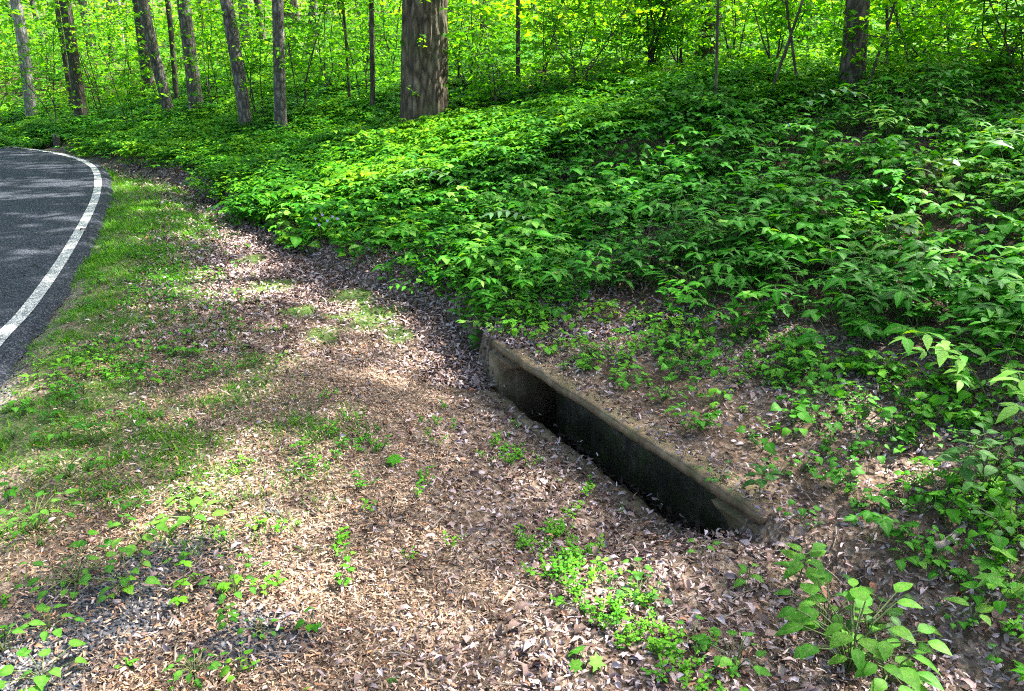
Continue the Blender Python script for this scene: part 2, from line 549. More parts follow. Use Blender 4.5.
def tube(path, rad, k=10, amp=0.0, seed=0, furrow=0.0, flare=0.0):
    path = np.asarray(path, float); rad = np.asarray(rad, float); n = len(path)
    tg = np.gradient(path, axis=0); tg /= np.linalg.norm(tg, axis=1, keepdims=True)
    u = np.cross(tg, np.array([0, 1.0, 0.001])); u /= np.linalg.norm(u, axis=1, keepdims=True); v = np.cross(tg, u)
    th = np.arange(k) * 2 * math.pi / k
    zz = path[:, 2] - path[0, 2]
    Rr = np.repeat(rad[:, None], k, 1)
    T, Z = np.meshgrid(th, zz)
    if amp:
        Rr = Rr * (1 + amp * (vnoise(np.cos(T) * 1.3 + 5 + Z * .6, np.sin(T) * 1.3 + 5 - Z * .4, seed) - .5) * 2)
    if furrow:
        tt = T / (2 * math.pi)
        f = np.abs(vnoise((tt * 30) % 30, Z * 1.6, seed + 3) - .5) * 2
        f2 = np.abs(vnoise((tt * 62) % 62, Z * 3.2, seed + 4) - .5) * 2
        Rr = Rr + furrow * (np.minimum(f * 2.2, 1) + .5 * np.minimum(f2 * 2, 1) - .9)
    if flare:
        Rr = Rr * (1 + flare * np.exp(-Z / .22) * (.75 + .5 * np.cos(T * 5 + seed)))
    V = path[:, None] + np.cos(th)[None, :, None] * u[:, None] * Rr[..., None] + np.sin(th)[None, :, None] * v[:, None] * Rr[..., None]
    F = []
    i = np.arange(n - 1)[:, None] * k; j = np.arange(k)[None]; j2 = (j + 1) % k
    q = np.stack([i + j, i + j2, i + k + j2, i + k + j], axis=2).reshape(-1, 4)
    F = np.vstack([q[:, [0, 1, 2]], q[:, [0, 2, 3]]])
    return V.reshape(-1, 3), F


def box_vf(c, ax, ay, az):
    """box from corner-centre c with half-axis vectors"""
    c, ax, ay, az = map(lambda q: np.asarray(q, float), (c, ax, ay, az))
    V = [c + sx * ax + sy * ay + sz * az for sz in (-1, 1) for sy in (-1, 1) for sx in (-1, 1)]
    Q = [(0, 2, 3, 1), (4, 5, 7, 6), (0, 1, 5, 4), (2, 6, 7, 3), (0, 4, 6, 2), (1, 3, 7, 5)]
    F = []
    for q in Q:
        F += [(q[0], q[1], q[2]), (q[0], q[2], q[3])]
    return np.array(V), np.array(F)


# ------------------------------------------------------------------ zones of the plan
DENSE_PX = [(60, 148), (115, 160), (190, 182), (235, 212), (285, 245), (345, 262), (405, 285), (445, 310), (480, 325), (530, 322), (600, 318), (660, 335), (740, 345), (830, 372), (920, 395), (1030, 450)]
DP = [hit(*p)[:2] for p in DENSE_PX]
DP = [DP[0] + np.array([-40, 5]), DP[0] + np.array([-6, 2.0])] + DP + [DP[-1] + np.array([.9, -1.3]), DP[-1] + np.array([3, -6])]
DENSE = np.array(DP)


def dense_d(x, y):                       # positive inside the thick bank growth (left of the line walking far -> near)
    return -sdist(DENSE, x, y)


def turf_amount(x, y):
    e = sdist(ROAD_E, x, y)
    q = -sdist(TOE_P, x, y)
    far = sstep(3.6, 6.0, y)
    wid = .95 + .5 * vnoise(x * 1.3, y * 1.3, 21) - .42 * far
    t = sstep(wid + .35, wid - .25, e) * sstep(-.12, .06, e) * sstep(1.9, 3.2, y)
    t *= .22 + .2 * far + (.78 - .2 * far) * sstep(.42, .64, fbm(x * 3.1, y * 3.1, 33))
    qn = .6 - .32 * far
    t = np.where(q < qn, t * sstep(.2 - .15 * far, qn, q), t)
    return np.clip(t, 0, 1)


MOSS = [(hit(px, py)[:2], r) for px, py, r in ((368, 318, .24), (350, 300, .16), (300, 312, .13), (270, 286, .16), (320, 335, .12), (395, 330, .12), (250, 262, .14))]


def moss_amount(x, y):
    m = 0
    for c, r in MOSS:
        rr = np.hypot(x - c[0], (y - c[1]) * .55) / r
        m = np.maximum(m, sstep(1.25, .5, rr + (vnoise(x * 9, y * 9, 8) - .5) * .9))
    return m


def gravel_amount(x, y):
    g = 0
    for px, py, r in ((120, 615, .34), (40, 655, .3), (170, 560, .18), (250, 640, .16)):
        c = onz(px, py)
        g = np.maximum(g, sstep(1.2, .3, np.hypot(x - c[0], y - c[1]) / r + (vnoise(x * 7, y * 7, 4) - .5) * .8))
    e = sdist(ROAD_E, x, y)
    return np.maximum(g, .6 * sstep(.12, 0, np.abs(e)))


# ------------------------------------------------------------------ ground sheet


def axis(lo, a, b, hi, fine, grow=1.16):
    mid = list(np.arange(a, b, fine)); s = fine; r = [b]
    while r[-1] < hi:
        s *= grow; r.append(r[-1] + s)
    s = fine; l = [a]
    while l[-1] > lo:
        s *= grow; l.append(l[-1] - s)
    return np.array(l[:0:-1] + mid + r)


xs = axis(-160, -5.6, 4.2, 160, .04); ys = axis(-60, .6, 9.5, 200, .04)
GX, GY = np.meshgrid(xs, ys)
GZ = terr(GX, GY)
ia, ib = inlet_ab(GX, GY)
nx, ny = len(xs), len(ys)
idx = np.arange(nx * ny).reshape(ny, nx)
Q = np.stack([idx[:-1, :-1], idx[:-1, 1:], idx[1:, 1:], idx[1:, :-1]], axis=2).reshape(-1, 4)
hole = ((ia > .05) & (ia < LEN - .05) & (ib > -.10) & (ib < .05)).ravel()
Q = Q[~hole[Q].any(axis=1)]
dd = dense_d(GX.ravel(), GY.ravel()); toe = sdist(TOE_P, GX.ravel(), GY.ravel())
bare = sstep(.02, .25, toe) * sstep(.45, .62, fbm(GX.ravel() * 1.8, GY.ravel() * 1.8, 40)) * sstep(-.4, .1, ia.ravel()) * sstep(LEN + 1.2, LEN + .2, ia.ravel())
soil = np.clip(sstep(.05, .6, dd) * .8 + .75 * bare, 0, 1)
gx, gy = GX.ravel(), GY.ravel()
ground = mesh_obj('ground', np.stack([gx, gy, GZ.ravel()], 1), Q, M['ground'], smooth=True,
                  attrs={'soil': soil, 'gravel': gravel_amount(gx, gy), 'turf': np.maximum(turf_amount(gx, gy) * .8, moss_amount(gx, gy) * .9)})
ground['kind'] = 'structure'

# ------------------------------------------------------------------ road


def offset(poly, off):
    t = np.gradient(poly, axis=0); t /= np.linalg.norm(t, axis=1, keepdims=True)
    return poly + np.stack([-t[:, 1], t[:, 0]], 1) * np.asarray(off).reshape(-1, 1)


ED = catmull(ROAD_E[::4], 24)
sarc = np.concatenate([[0], np.cumsum(np.hypot(*np.diff(ED, axis=0).T))])
rag = (fbm(sarc * 5, sarc * 0, 77, 4) - .5) * .07
cols = [offset(ED, o) for o in (rag, .06 + rag * .6, .3, 1.5, 3.2, 5.0, 6.6)]
zc = [-.02, .018, .022, .04, .07, .05, .02]
RV = np.concatenate([np.column_stack([c, np.full(len(c), z)]) for c, z in zip(cols, zc)])
n = len(ED)
RF = []
for k in range(len(cols) - 1):
    i = np.arange(n - 1)
    RF.append(np.stack([k * n + i, k * n + i + 1, (k + 1) * n + i + 1, (k + 1) * n + i], 1))
road = mesh_obj('road', RV, np.vstack(RF), M['asphalt'], smooth=True); road['kind'] = 'structure'


def strip(name, o0, o1, lift):
    m = 5; cs = [offset(ED, o0 + (o1 - o0) * j / (m - 1)) for j in range(m)]
    V = []
    for j, c in enumerate(cs):
        o = o0 + (o1 - o0) * j / (m - 1)
        V.append(np.column_stack([c, np.full(n, np.interp(o, [0, .06, .3, 1.5, 3.2, 5, 6.6], zc) + lift)]))
    F = []
    for j in range(m - 1):
        i = np.arange(n - 1); F.append(np.stack([j * n + i, j * n + i + 1, (j + 1) * n + i + 1, (j + 1) * n + i], 1))
    o = mesh_obj(name, np.concatenate(V), np.vstack(F), M['paint'], smooth=True); o['kind'] = 'structure'
    return o


strip('road_edge_line', .11, .19, .005)

# ------------------------------------------------------------------ storm drain
drain = thing('storm_drain', (A0[0] + UV[0] * LEN / 2, A0[1] + UV[1] * LEN / 2, 0),
              'long low concrete storm drain opening set into the foot of the leafy bank', 'storm drain')
DL = np.array(drain.location)
U3 = np.array([*UV, 0]); N3 = np.array([*NV, 0]); Z3 = np.array([0, 0, 1.0])


def dpt(a, b, z):
    return np.array([A0[0], A0[1], 0]) + U3 * a + N3 * b + Z3 * z


def rough_box(name, a0, a1, b0, b1, z0, z1, mat, step=.05, amp=.006, seed=0, keep_world=True):
    """box with subdivided, slightly eroded faces"""
    import bmesh
    bm = bmesh.new()
    bmesh.ops.create_cube(bm, size=1.0)
    na, nb, nz = [max(1, int(round((q1 - q0) / step))) for q0, q1 in ((a0, a1), (b0, b1), (z0, z1))]
    for e in bm.verts:
        e.co = Vector((a0 + (e.co.x + .5) * (a1 - a0), b0 + (e.co.y + .5) * (b1 - b0), z0 + (e.co.z + .5) * (z1 - z0)))
    bmesh.ops.bevel(bm, geom=list(bm.edges), offset=min(.007, (z1 - z0) * .15), segments=2, affect='EDGES')
    for axis_i, (lo, hi, cnt) in enumerate(((a0, a1, na), (b0, b1, nb), (z0, z1, nz))):
        for j in range(1, cnt):
            v = [0, 0, 0]; v[axis_i] = lo + (hi - lo) * j / cnt
            no = [0, 0, 0]; no[axis_i] = 1
            bmesh.ops.bisect_plane(bm, geom=bm.verts[:] + bm.edges[:] + bm.faces[:], plane_co=v, plane_no=no)
    bmesh.ops.triangulate(bm, faces=bm.faces[:])
    V = np.array([v.co[:] for v in bm.verts]); bm.verts.index_update()
    F = np.array([[v.index for v in f.verts] for f in bm.faces]); bm.free()
    nn = np.stack([vnoise(V[:, 0] * 9 + s, V[:, 1] * 9 + V[:, 2] * 7 + s, seed + s) - .5 for s in (1, 2, 3)], 1)
    nn += .6 * np.stack([vnoise(V[:, 0] * 27 + s, V[:, 1] * 27 + V[:, 2] * 21 + s, seed + 9 + s) - .5 for s in (1, 2, 3)], 1)
    V = V + nn * 2 * amp
    P = np.array([A0[0], A0[1], 0]) + V[:, :1] * U3 + V[:, 1:2] * N3 + V[:, 2:] * Z3
    return mesh_obj(name, P, F, mat, rnd=np.zeros(len(F)), parent=drain, loc=DL)


ZS = -.205
rough_box('top_slab', -.05, LEN + .05, -.025, .30, LIP_Z - .04, LIP_Z, M['conc_top'], .04, .006, 1)
rough_box('sill', -.02, LEN - .02, -.125, -.05, ZS - .12, ZS - .012, M['conc_top'], .05, .010, 2)
# two rounded end walls that close the opening
for side in (0, 1):
    pts = []
    e0 = 0.0 if side == 0 else LEN
    sg = 1 if side == 0 else -1
    top, bot = LIP_Z - .07, ZS - .45
    prof = [(-.08, top), (.20, top)]
    for t in np.linspace(0, 1, 9):
        ang = math.pi / 2 * t
        prof.append((.17 - .10 * math.sin(ang), top - .02 - .12 * (1 - math.cos(ang))))
    prof += [(.06, bot), (-.08, bot)]
    prof = np.array(prof)
    V = []
    for b in (-.02, .38):
        for s_, z in prof:
            V.append(dpt(e0 + sg * s_, b, z))
    m = len(prof); F = []
    for i in range(m):
        j = (i + 1) % m
        F += [(i, j, m + j), (i, m + j, m + i)]
    for i in range(1, m - 1):
        F += [(0, i + 1, i), (m, m + i, m + i + 1)]
    # the profile is only mildly concave, so fan from its outer top corner
    mesh_obj('end_wall', np.array(V), np.array(F), M['conc_top'], rnd=np.zeros(len(F)), parent=drain, loc=DL)
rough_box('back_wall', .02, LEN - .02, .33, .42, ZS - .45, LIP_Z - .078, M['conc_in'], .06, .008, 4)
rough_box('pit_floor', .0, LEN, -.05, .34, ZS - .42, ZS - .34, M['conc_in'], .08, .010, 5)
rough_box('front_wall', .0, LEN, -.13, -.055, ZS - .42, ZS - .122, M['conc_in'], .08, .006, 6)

# ------------------------------------------------------------------ dry leaves and chips on the ground


def ground_normals(x, y):
    e = .03
    return np.stack([-(terr(x + e, y) - terr(x - e, y)) / (2 * e), -(terr(x, y + e) - terr(x, y - e)) / (2 * e), np.ones_like(x)], 1)


def in_frame(x, y, z, mrg=40):
    px, py, d = proj(np.stack([x, y, z], 1))
    return (px > -mrg) & (px < W + mrg) & (py > -mrg) & (py < H + mrg * 1.5) & (d > .3)


def scatter(n, x0, x1, y0, y1, power=0.0):
    x = rng.uniform(x0, x1, n)
    y = y0 + (y1 - y0) * rng.uniform(0, 1, n) ** (1 + power)
    return x, y


def flat_leaves(name, n, box, dens, mat, tm, size, tilt=.35, lift=.006, power=.6):
    x, y = scatter(n, *box, power)
    z = terr(x, y)
    k = in_frame(x, y, z) & (rng.uniform(0, 1, n) < dens(x, y))
    a, b = inlet_ab(x, y)
    k &= ~((a > -.02) & (a < LEN - .12) & (b > -.075) & (b < -.012 + .04 * rng.uniform(0, 1, len(b))))
    x, y, z = x[k], y[k], z[k]; n = len(x)
    N = ground_normals(x, y); N /= np.linalg.norm(N, axis=1, keepdims=True)
    N += rng.normal(0, tilt, (n, 3)); N[:, 2] = np.abs(N[:, 2])
    th = rng.uniform(0, 2 * math.pi, n)
    T = np.stack([np.cos(th), np.sin(th), np.zeros(n)], 1); T -= N * (np.sum(T * N, 1) / np.sum(N * N, 1))[:, None]
    S = rng.uniform(size[0], size[1], n) * (1 + .08 * np.maximum(y - 4, 0))
    ix = rng.integers(0, len(tm), n); parts = []
    P = np.stack([x, y, z + rng.uniform(0, lift, n)], 1)
    for i, t in enumerate(tm):
        s = ix == i
        V, F, r, m = leafset(t, P[s], T[s], N[s], S[s], rng.uniform(0, 1, s.sum())); parts.append((V, F, r, m, 0))
    V, F, r, m, _ = join(parts)
    o = mesh_obj(name, V, F, mat, rnd=r, mid=m); o['kind'] = 'stuff'
    return o, n


def chip_zone(x, y):
    px, py, _ = proj(np.stack([x, y, terr(x, y)], 1))
    left = sstep(560, 380, px + (fbm(x * 2, y * 2, 3) - .5) * 200)
    e = sdist(ROAD_E, x, y)
    q = -sdist(TOE_P, x, y)
    return left * sstep(.15, .5, q) * sstep(5.6, 4.4, y) * sstep(.1, .5, e) * (1 - .9 * moss_amount(x, y)) * (1 - .75 * gravel_amount(x, y)) * (1 - .75 * turf_amount(x, y))


def litter_zone(x, y):
    toe_ = sdist(TOE_P, x, y); dn = dense_d(x, y); e = sdist(ROAD_E, x, y)
    a_, b_ = inlet_ab(x, y)
    bare_ = sstep(.02, .25, toe_) * sstep(.45, .62, fbm(x * 1.8, y * 1.8, 40)) * sstep(-.4, .1, a_) * sstep(LEN + 1.2, LEN + .2, a_)
    q_ = -toe_
    z = (1 - .8 * chip_zone(x, y)) * np.maximum(sstep(.15, .9, e), sstep(.75, .45, q_) * (e > .1)) * (1 - .75 * bare_) * (1 - .7 * sstep(-.1, .6, dn))
    return z * (1 - .9 * moss_amount(x, y)) * (1 - .8 * turf_amount(x, y)) * (1 - .7 * gravel_amount(x, y))


flat_leaves('wood_chips', 520000, (-3.2, 1.4, .9, 6.0), lambda x, y: chip_zone(x, y) * .95, M['chips'], [T_CHIP], (.007, .022), .4, .012, 1.2)
flat_leaves('leaf_litter', 420000, (-5.5, 4.5, .9, 11.0), litter_zone, M['litter'], [T_CURL, T_CHIP, T_CHIP], (.010, .031), .5, .016, 1.4)
flat_leaves('ditch_leaf_litter', 260000, (-8, 1.0, 4.0, 12.0), litter_zone, M['litter'], [T_CURL, T_CHIP, T_CHIP], (.017, .042), .5, .02, .3)
flat_leaves('whole_dry_leaves', 9000, (-1, 3.5, .9, 7.0), lambda x, y: litter_zone(x, y) * (1 - .9 * chip_zone(x, y)) * .85, M['litter'], [T_CURL, T_OV_LO, T_CURL], (.026, .05), .45, .018, 1.0)
# leaves drifted into the drain
a = rng.uniform(.05, LEN - .04, 900); b = rng.uniform(-.05, .32, 900)
z = ZS - .335 + np.clip((a - LEN * .45) / (LEN * .55), 0, 1) ** 1.5 * .26 * (1 - .3 * b / .3) + rng.uniform(0, .012, 900)
P = dpt(0, 0, 0) + a[:, None] * U3 + b[:, None] * N3 + z[:, None] * Z3
N = rng.normal(0, .5, (900, 3)) + [0, 0, 1]; th = rng.uniform(0, 6.28, 900)
V, F, r, m = leafset(T_CURL, P, np.stack([np.cos(th), np.sin(th), 0 * th], 1), N, rng.uniform(.03, .06, 900), rng.uniform(0, .6, 900))
o = mesh_obj('leaf_drift', V, F, M['litter'], rnd=r, mid=m); o['kind'] = 'stuff'

# small twigs among the leaves
n = 900
x, y = scatter(n, -2.5, 3.2, 1.0, 6.0, .7); k = rng.uniform(0, 1, n) < np.maximum(litter_zone(x, y), .5 * chip_zone(x, y))
a_, b_ = inlet_ab(x, y); k &= ~((a_ > -.1) & (a_ < LEN + .1) & (b_ > -.2) & (b_ < .1))
x, y = x[k], y[k]; n = len(x); th = rng.uniform(0, 6.28, n); L = rng.uniform(.03, .14, n)
P0 = np.stack([x, y, terr(x, y) + .010], 1); x2, y2 = x + np.cos(th) * L, y + np.sin(th) * L
P2 = np.stack([x2, y2, terr(x2, y2) + .012], 1); mid_ = (P0 + P2) / 2 + rng.normal(0, .005, (n, 3)) + [0, 0, .004]; rr = rng.uniform(.0012, .003, n)
V1 = prisms(P0, mid_, rr, rr * .9, 5); V2 = prisms(mid_, P2, rr * .9, rr * .5, 5); tn = rng.uniform(0, 1, n)
V, F, r, m, _ = join([(*V1, np.repeat(tn, 10), 0, 0), (*V2, np.repeat(tn, 10), 0, 0)])
o = mesh_obj('fine_twigs', V, F, M['twig'], rnd=r); o['kind'] = 'stuff'

# gravel
x, y = scatter(110000, -3.0, .2, .9, 4.2, 1.0); k = rng.uniform(0, 1, 110000) < gravel_amount(x, y) * .95
x, y = x[k], y[k]; z = terr(x, y); n = len(x)
oct_v = np.array([(1, 0, 0), (-1, 0, 0), (0, 1, 0), (0, -1, 0), (0, 0, 1), (0, 0, -1.)])
oct_f = np.array([(0, 2, 4), (2, 1, 4), (1, 3, 4), (3, 0, 4), (2, 0, 5), (1, 2, 5), (3, 1, 5), (0, 3, 5)])
th = rng.uniform(0, 6.28, n)
V, F, r, m = leafset((oct_v * [1, .75, .6], oct_f, np.zeros(6)), np.stack([x, y, z + .002], 1), np.stack([np.cos(th), np.sin(th), rng.normal(0, .3, n)], 1),
                     np.tile([0, 0, 1.], (n, 1)) + rng.normal(0, .3, (n, 3)), rng.uniform(.003, .0095, n), rng.beta(2, 2.5, n))
o = mesh_obj('gravel', V, F, M['gravel'], rnd=r); o['kind'] = 'stuff'

# ------------------------------------------------------------------ grass


def blades(name, n, box, dens, size, mat, power=.8, up=(.25, .9)):
    x, y = scatter(n, *box, power); z = terr(x, y)
    k = in_frame(x, y, z) & (rng.uniform(0, 1, n) < dens(x, y)); x, y, z = x[k], y[k], z[k]; n = len(x)
    th = rng.uniform(0, 6.28, n); u = rng.uniform(up[0], up[1], n)
    T = np.stack([np.cos(th) * (1 - u * .5), np.sin(th) * (1 - u * .5), u], 1)
    N = np.stack([-np.cos(th) * u, -np.sin(th) * u, np.ones(n)], 1)
    S = rng.uniform(*size, n) * (1 + .06 * np.maximum(y - 4, 0))
    V, F, r, m = leafset(T_BLADE, np.stack([x, y, z - .003], 1), T, N, S, np.clip(rng.beta(2, 2, n) * .8 + .25 * (rng.uniform(0, 1, n) > .85), 0, 1))
    o = mesh_obj(name, V, F, mat, rnd=r, mid=m); o['kind'] = 'stuff'
    return o


blades('grass', 520000, (-6, .5, 1.8, 9.0), lambda x, y: turf_amount(x, y) * (.15 + .85 * sstep(.42, .6, vnoise(x * 13, y * 13, 55))), (.018, .055), M['grass'], .9)
blades('roadside_grass', 260000, (-10, -2, 5.5, 16), lambda x, y: turf_amount(x, y), (.03, .07), M['grass'], .1)
blades('moss', 160000, (-4, .5, 4.0, 9.0), lambda x, y: moss_amount(x, y) * .95, (.012, .028), M['grass'], .5, (.5, 1.0))
# ------------------------------------------------------------------ herb prototypes: arrays of (pos, tip dir, normal, size) + stems


def proto(kind, r):
    P, T, N, S, A, B = [], [], [], [], [], []

    def leaf(p, az, el, s, roll=.25):
        t = np.array([math.cos(az) * math.cos(el), math.sin(az) * math.cos(el), math.sin(el)])
        nn = np.array([-math.cos(az) * math.sin(el), -math.sin(az) * math.sin(el), math.cos(el)]) + r.normal(0, roll, 3)
        P.append(p); T.append(t); N.append(nn); S.append(s)

    if kind == 'stalk':                     # upright stalk with broad ovate leaves
        h = r.uniform(.16, .34); lean = r.normal(0, .12, 2); az = r.uniform(0, 6.28)
        base = np.zeros(3); top = np.array([lean[0] * h, lean[1] * h, h]); A.append(base); B.append(top)
        for i, f in enumerate(np.linspace(.3, 1, r.integers(4, 7))):
            p = top * f
            for q in (0, math.pi):
                a = az + q + r.normal(0, .25); pet = .02 + .02 * (1 - f)
                e = p + np.array([math.cos(a), math.sin(a), .4]) * pet
                A.append(p); B.append(e); leaf(e, a, r.uniform(-.25, .22), (.085 - .035 * f) * r.uniform(.8, 1.2))
            az += 1.57
    elif kind == 'pinnate':                 # arching fronds of paired leaflets
        for _ in range(r.integers(2, 5)):
            az = r.uniform(0, 6.28); L = r.uniform(.16, .30); prev = np.array([0, 0, .02]); n = r.integers(4, 7)
            for i in range(n):
                t = (i + 1) / n
                p = np.array([math.cos(az) * L * t, math.sin(az) * L * t, .03 + .22 * math.sin(t * 1.9) * (L / .3)])
                A.append(prev); B.append(p); prev = p
                if i > 0:
                    for s_ in (1, -1):
                        leaf(p, az + s_ * 1.15 + r.normal(0, .1), r.uniform(-.35, .05), r.uniform(.05, .075), .15)
            leaf(prev, az, -.3, .07)
    elif kind == 'trefoil':
        for _ in range(r.integers(5, 9)):
            az = r.uniform(0, 6.28); rr = r.uniform(.01, .09); h = r.uniform(.04, .12)
            p = np.array([math.cos(az) * rr, math.sin(az) * rr, h]); A.append(np.zeros(3)); B.append(p)
            o = r.uniform(0, 6.28)
            for q in range(3):
                leaf(p, o + q * 2.094, r.uniform(-.2, .15), r.uniform(.022, .036), .15)
    elif kind == 'palmate':
        for _ in range(r.integers(3, 6)):
            az = r.uniform(0, 6.28); rr = r.uniform(.02, .13); h = r.uniform(.07, .2)
            p = np.array([math.cos(az) * rr, math.sin(az) * rr, h]); A.append(np.zeros(3)); B.append(p)
            for q in range(5):
                leaf(p, az + (q - 2) * .95, r.uniform(-.4, .0), r.uniform(.055, .08) * (1 - .12 * abs(q - 2)), .15)
    elif kind == 'heart':
        for _ in range(r.integers(5, 9)):
            az = r.uniform(0, 6.28); rr = r.uniform(.03, .12); h = r.uniform(.05, .15)
            p = np.array([math.cos(az) * rr, math.sin(az) * rr, h]); A.append(np.zeros(3)); B.append(p)
            leaf(p, az + r.normal(0, .4), r.uniform(-.5, .1), r.uniform(.045, .075))
    elif kind == 'sprig':                   # small pale sprig with opposite leaves
        for _ in range(r.integers(2, 4)):
            h = r.uniform(.05, .11); az = r.uniform(0, 6.28); top = np.array([r.normal(0, .04), r.normal(0, .04), h])
            A.append(np.zeros(3)); B.append(top)
            for f in (.45, .75, 1.0):
                for q in (0, math.pi):
                    leaf(top * f, az + q, r.uniform(-.1, .3), r.uniform(.02, .036) * (1.15 - .2 * f))
                az += 1.57
    return tuple(np.array(q, float).reshape(-1, 3) if j != 3 else np.array(q, float) for j, q in enumerate((P, T, N, S, A, B)))


KINDS = ['stalk', 'pinnate', 'trefoil', 'palmate', 'heart', 'sprig']
TM = {'stalk': T_OV, 'pinnate': T_LN, 'trefoil': T_RND, 'palmate': T_OV, 'heart': T_HE, 'sprig': T_OV}
PROTO = {k: [proto(k, rng) for _ in range(18)] for k in KINDS}


def grow(kind, x, y, z, az, sc, rnd_c, lo=False, stems=True, spread=.18):
    """plants of one kind at many places -> joined arrays"""
    parts = []
    ix = rng.integers(0, 18, len(x))
    for i in range(18):
        s = np.where(ix == i)[0]
        if not len(s):
            continue
        P, T, N, S, A, B = PROTO[kind][i]
        c, sn = np.cos(az[s]), np.sin(az[s])
        Rz = np.zeros((len(s), 3, 3)); Rz[:, 0, 0] = c; Rz[:, 0, 1] = -sn; Rz[:, 1, 0] = sn; Rz[:, 1, 1] = c; Rz[:, 2, 2] = 1
        base = np.stack([x[s], y[s], z[s]], 1)

        def tr(Q, move=True):
            q = np.einsum('nij,vj->nvi', Rz, Q)
            return (q * sc[s][:, None, None] + base[:, None]).reshape(-1, 3) if move else q.reshape(-1, 3)
        nl = len(P)
        rr = np.clip(np.repeat(rnd_c[s], nl) + rng.normal(0, spread, len(s) * nl), 0, 1)
        V, F, r, m = leafset(T_OV_LO if lo else TM[kind], tr(P), tr(T, False), tr(N, False), np.repeat(sc[s], nl) * np.tile(S, len(s)) * rng.uniform(.62, 1.28, len(s) * nl) * (1.12 if lo else 1), rr)
        parts.append((V, F, r, m, 0))
        if stems:
            V, F = prisms(tr(A), tr(B), .0016, .0012); parts.append((V, F, .3, 0, 1))
    return parts


def cover(name, n, box, rule, mats, sc, weights, lo=False, stems=True, power=.6, seed=0, yr=(0, 99)):
    x, y = scatter(n, *box, power)
    z = terr(x, y)
    k = in_frame(x, y, z, 90) & (y >= yr[0]) & (y < yr[1]) & (rng.uniform(0, 1, n) < rule(x, y))
    x, y, z = x[k], y[k], z[k]; n = len(x)
    az = rng.uniform(0, 6.28, n)
    f = fbm(x * .9, y * .9, 50 + seed, 2)
    cum = np.cumsum(weights) / np.sum(weights)
    u = np.clip((f - .5) * 1.6 + .5, 0, .999) * .6 + rng.uniform(0, 1, n) * .4
    kd = np.searchsorted(cum, np.clip(u, 0, .999))
    tone = np.clip(.5 + 1.5 * (fbm(x * 1.1 + 9, y * 1.1, 60 + seed, 2) - .5) + rng.normal(0, .17, n), 0, 1)
    scs = rng.uniform(*sc, n)
    parts = []
    for i, kk in enumerate(KINDS):
        s = kd == i
        if s.any():
            parts += grow(kk, x[s], y[s], z[s], az[s], scs[s], tone[s], lo, stems)
    V, F, r, m, ixm = join(parts)
    o = mesh_obj(name, V, F, mats, rnd=r, mid=m, midx=ixm, smooth=not lo); o['kind'] = 'stuff'
    return o, n


POST = hit(58, 149)


def bank_rule(x, y):
    clear = sstep(.35, .7, np.hypot((x - POST[0]) , (y - POST[1] + .35)))
    d = dense_d(x, y)
    gap = sstep(.34, .52, fbm(x * 1.7, y * 1.7, 71))
    d = d + .35 * sstep(12, 14, y)
    return clear * sstep(-.15, .75 - .4 * sstep(5, 7, y), d + .5 * (fbm(x * 2.2, y * 2.2, 73) - .5)) * (.42 + .58 * np.maximum(gap, sstep(7, 9, y))) * (1 - .3 * sstep(18, 30, y))


def _noop():
    pass


def sparse_rule(x, y):
    d = dense_d(x, y); t = sdist(TOE_P, x, y)
    a, b = inlet_ab(x, y)
    onlid = (a > -.03) & (a < LEN + .03) & (b > -.2) & (b < .08)
    return np.where(onlid, 0, sstep(.0, .15, t) * (.2 + .8 * sstep(-1.2, -.05, d)) * (d < .1) * (.3 + .7 * sstep(.45, .66, fbm(x * 5.5, y * 5.5, 81))) * .42 * (1 - .6 * sstep(.75, .45, b) * sstep(LEN + .1, LEN - .1, a) * sstep(-.2, .1, a)))


def verge_rule(x, y):
    e = sdist(ROAD_E, x, y); t = -sdist(TOE_P, x, y)
    return (e > .1) * (t > .12) * (.25 + .75 * sstep(.45, .6, fbm(x * 2.4, y * 2.4, 91))) * sstep(1.5, .5, e) * sstep(11, 4, y) * (.3 + .7 * sstep(2.6, 3.8, y))


def mid_rule(x, y):
    px, py, _ = proj(np.stack([x, y, terr(x, y)], 1))
    t = -sdist(TOE_P, x, y)
    z = sstep(1.3, .5, np.hypot((px - 625) / 125, (py - 620 - (px - 625) * .75) / 42))
    z2 = sstep(1.4, .2, np.hypot((px - 440) / 170, (py - 470) / 110)) * .30
    return np.maximum(.6 * z * (.15 + .85 * sstep(.35, .52, fbm(x * 4, y * 4, 95))), z2 * sstep(.5, .65, fbm(x * 6, y * 6, 96))) * (t > .1)


cover('bank_ground_cover', 9000, (-2.5, 5.2, 1.6, 7.6), bank_rule, [M['herb'], M['stem']], (.6, 1.45), [1.5, .8, 1.6, 1.8, 2.5, .8], False, True, .0, 0)
cover('far_ground_cover', 100000, (-34, 14, 7.6, 38), bank_rule, [M['cover'], M['stem']], (.6, 1.2), [3, 1.4, .6, 1.6, 1, .5], True, False, 1.0, 2, (7.6, 99))
cover('bend_ground_cover', 30000, (-15, 0, 7.6, 18), bank_rule, [M['cover'], M['stem']], (.6, 1.15), [2.5, 1, 1.2, 1.6, 1, .8], True, False, .2, 3, (7.6, 99))
cover('left_ground_cover', 9000, (-6, .3, 4.2, 7.6), bank_rule, [M['cover'], M['stem']], (.5, 1.0), [1.5, .8, 1.6, 1.2, 1, 1], False, False, .0, 4, (0, 7.6))
cover('slope_seedlings', 24000, (-.6, 3.4, .9, 5.0), sparse_rule, [M['bright'], M['stem']], (.25, .7), [.0, .2, 1.8, .5, 1.8, 2.2], False, True, .0, 6)
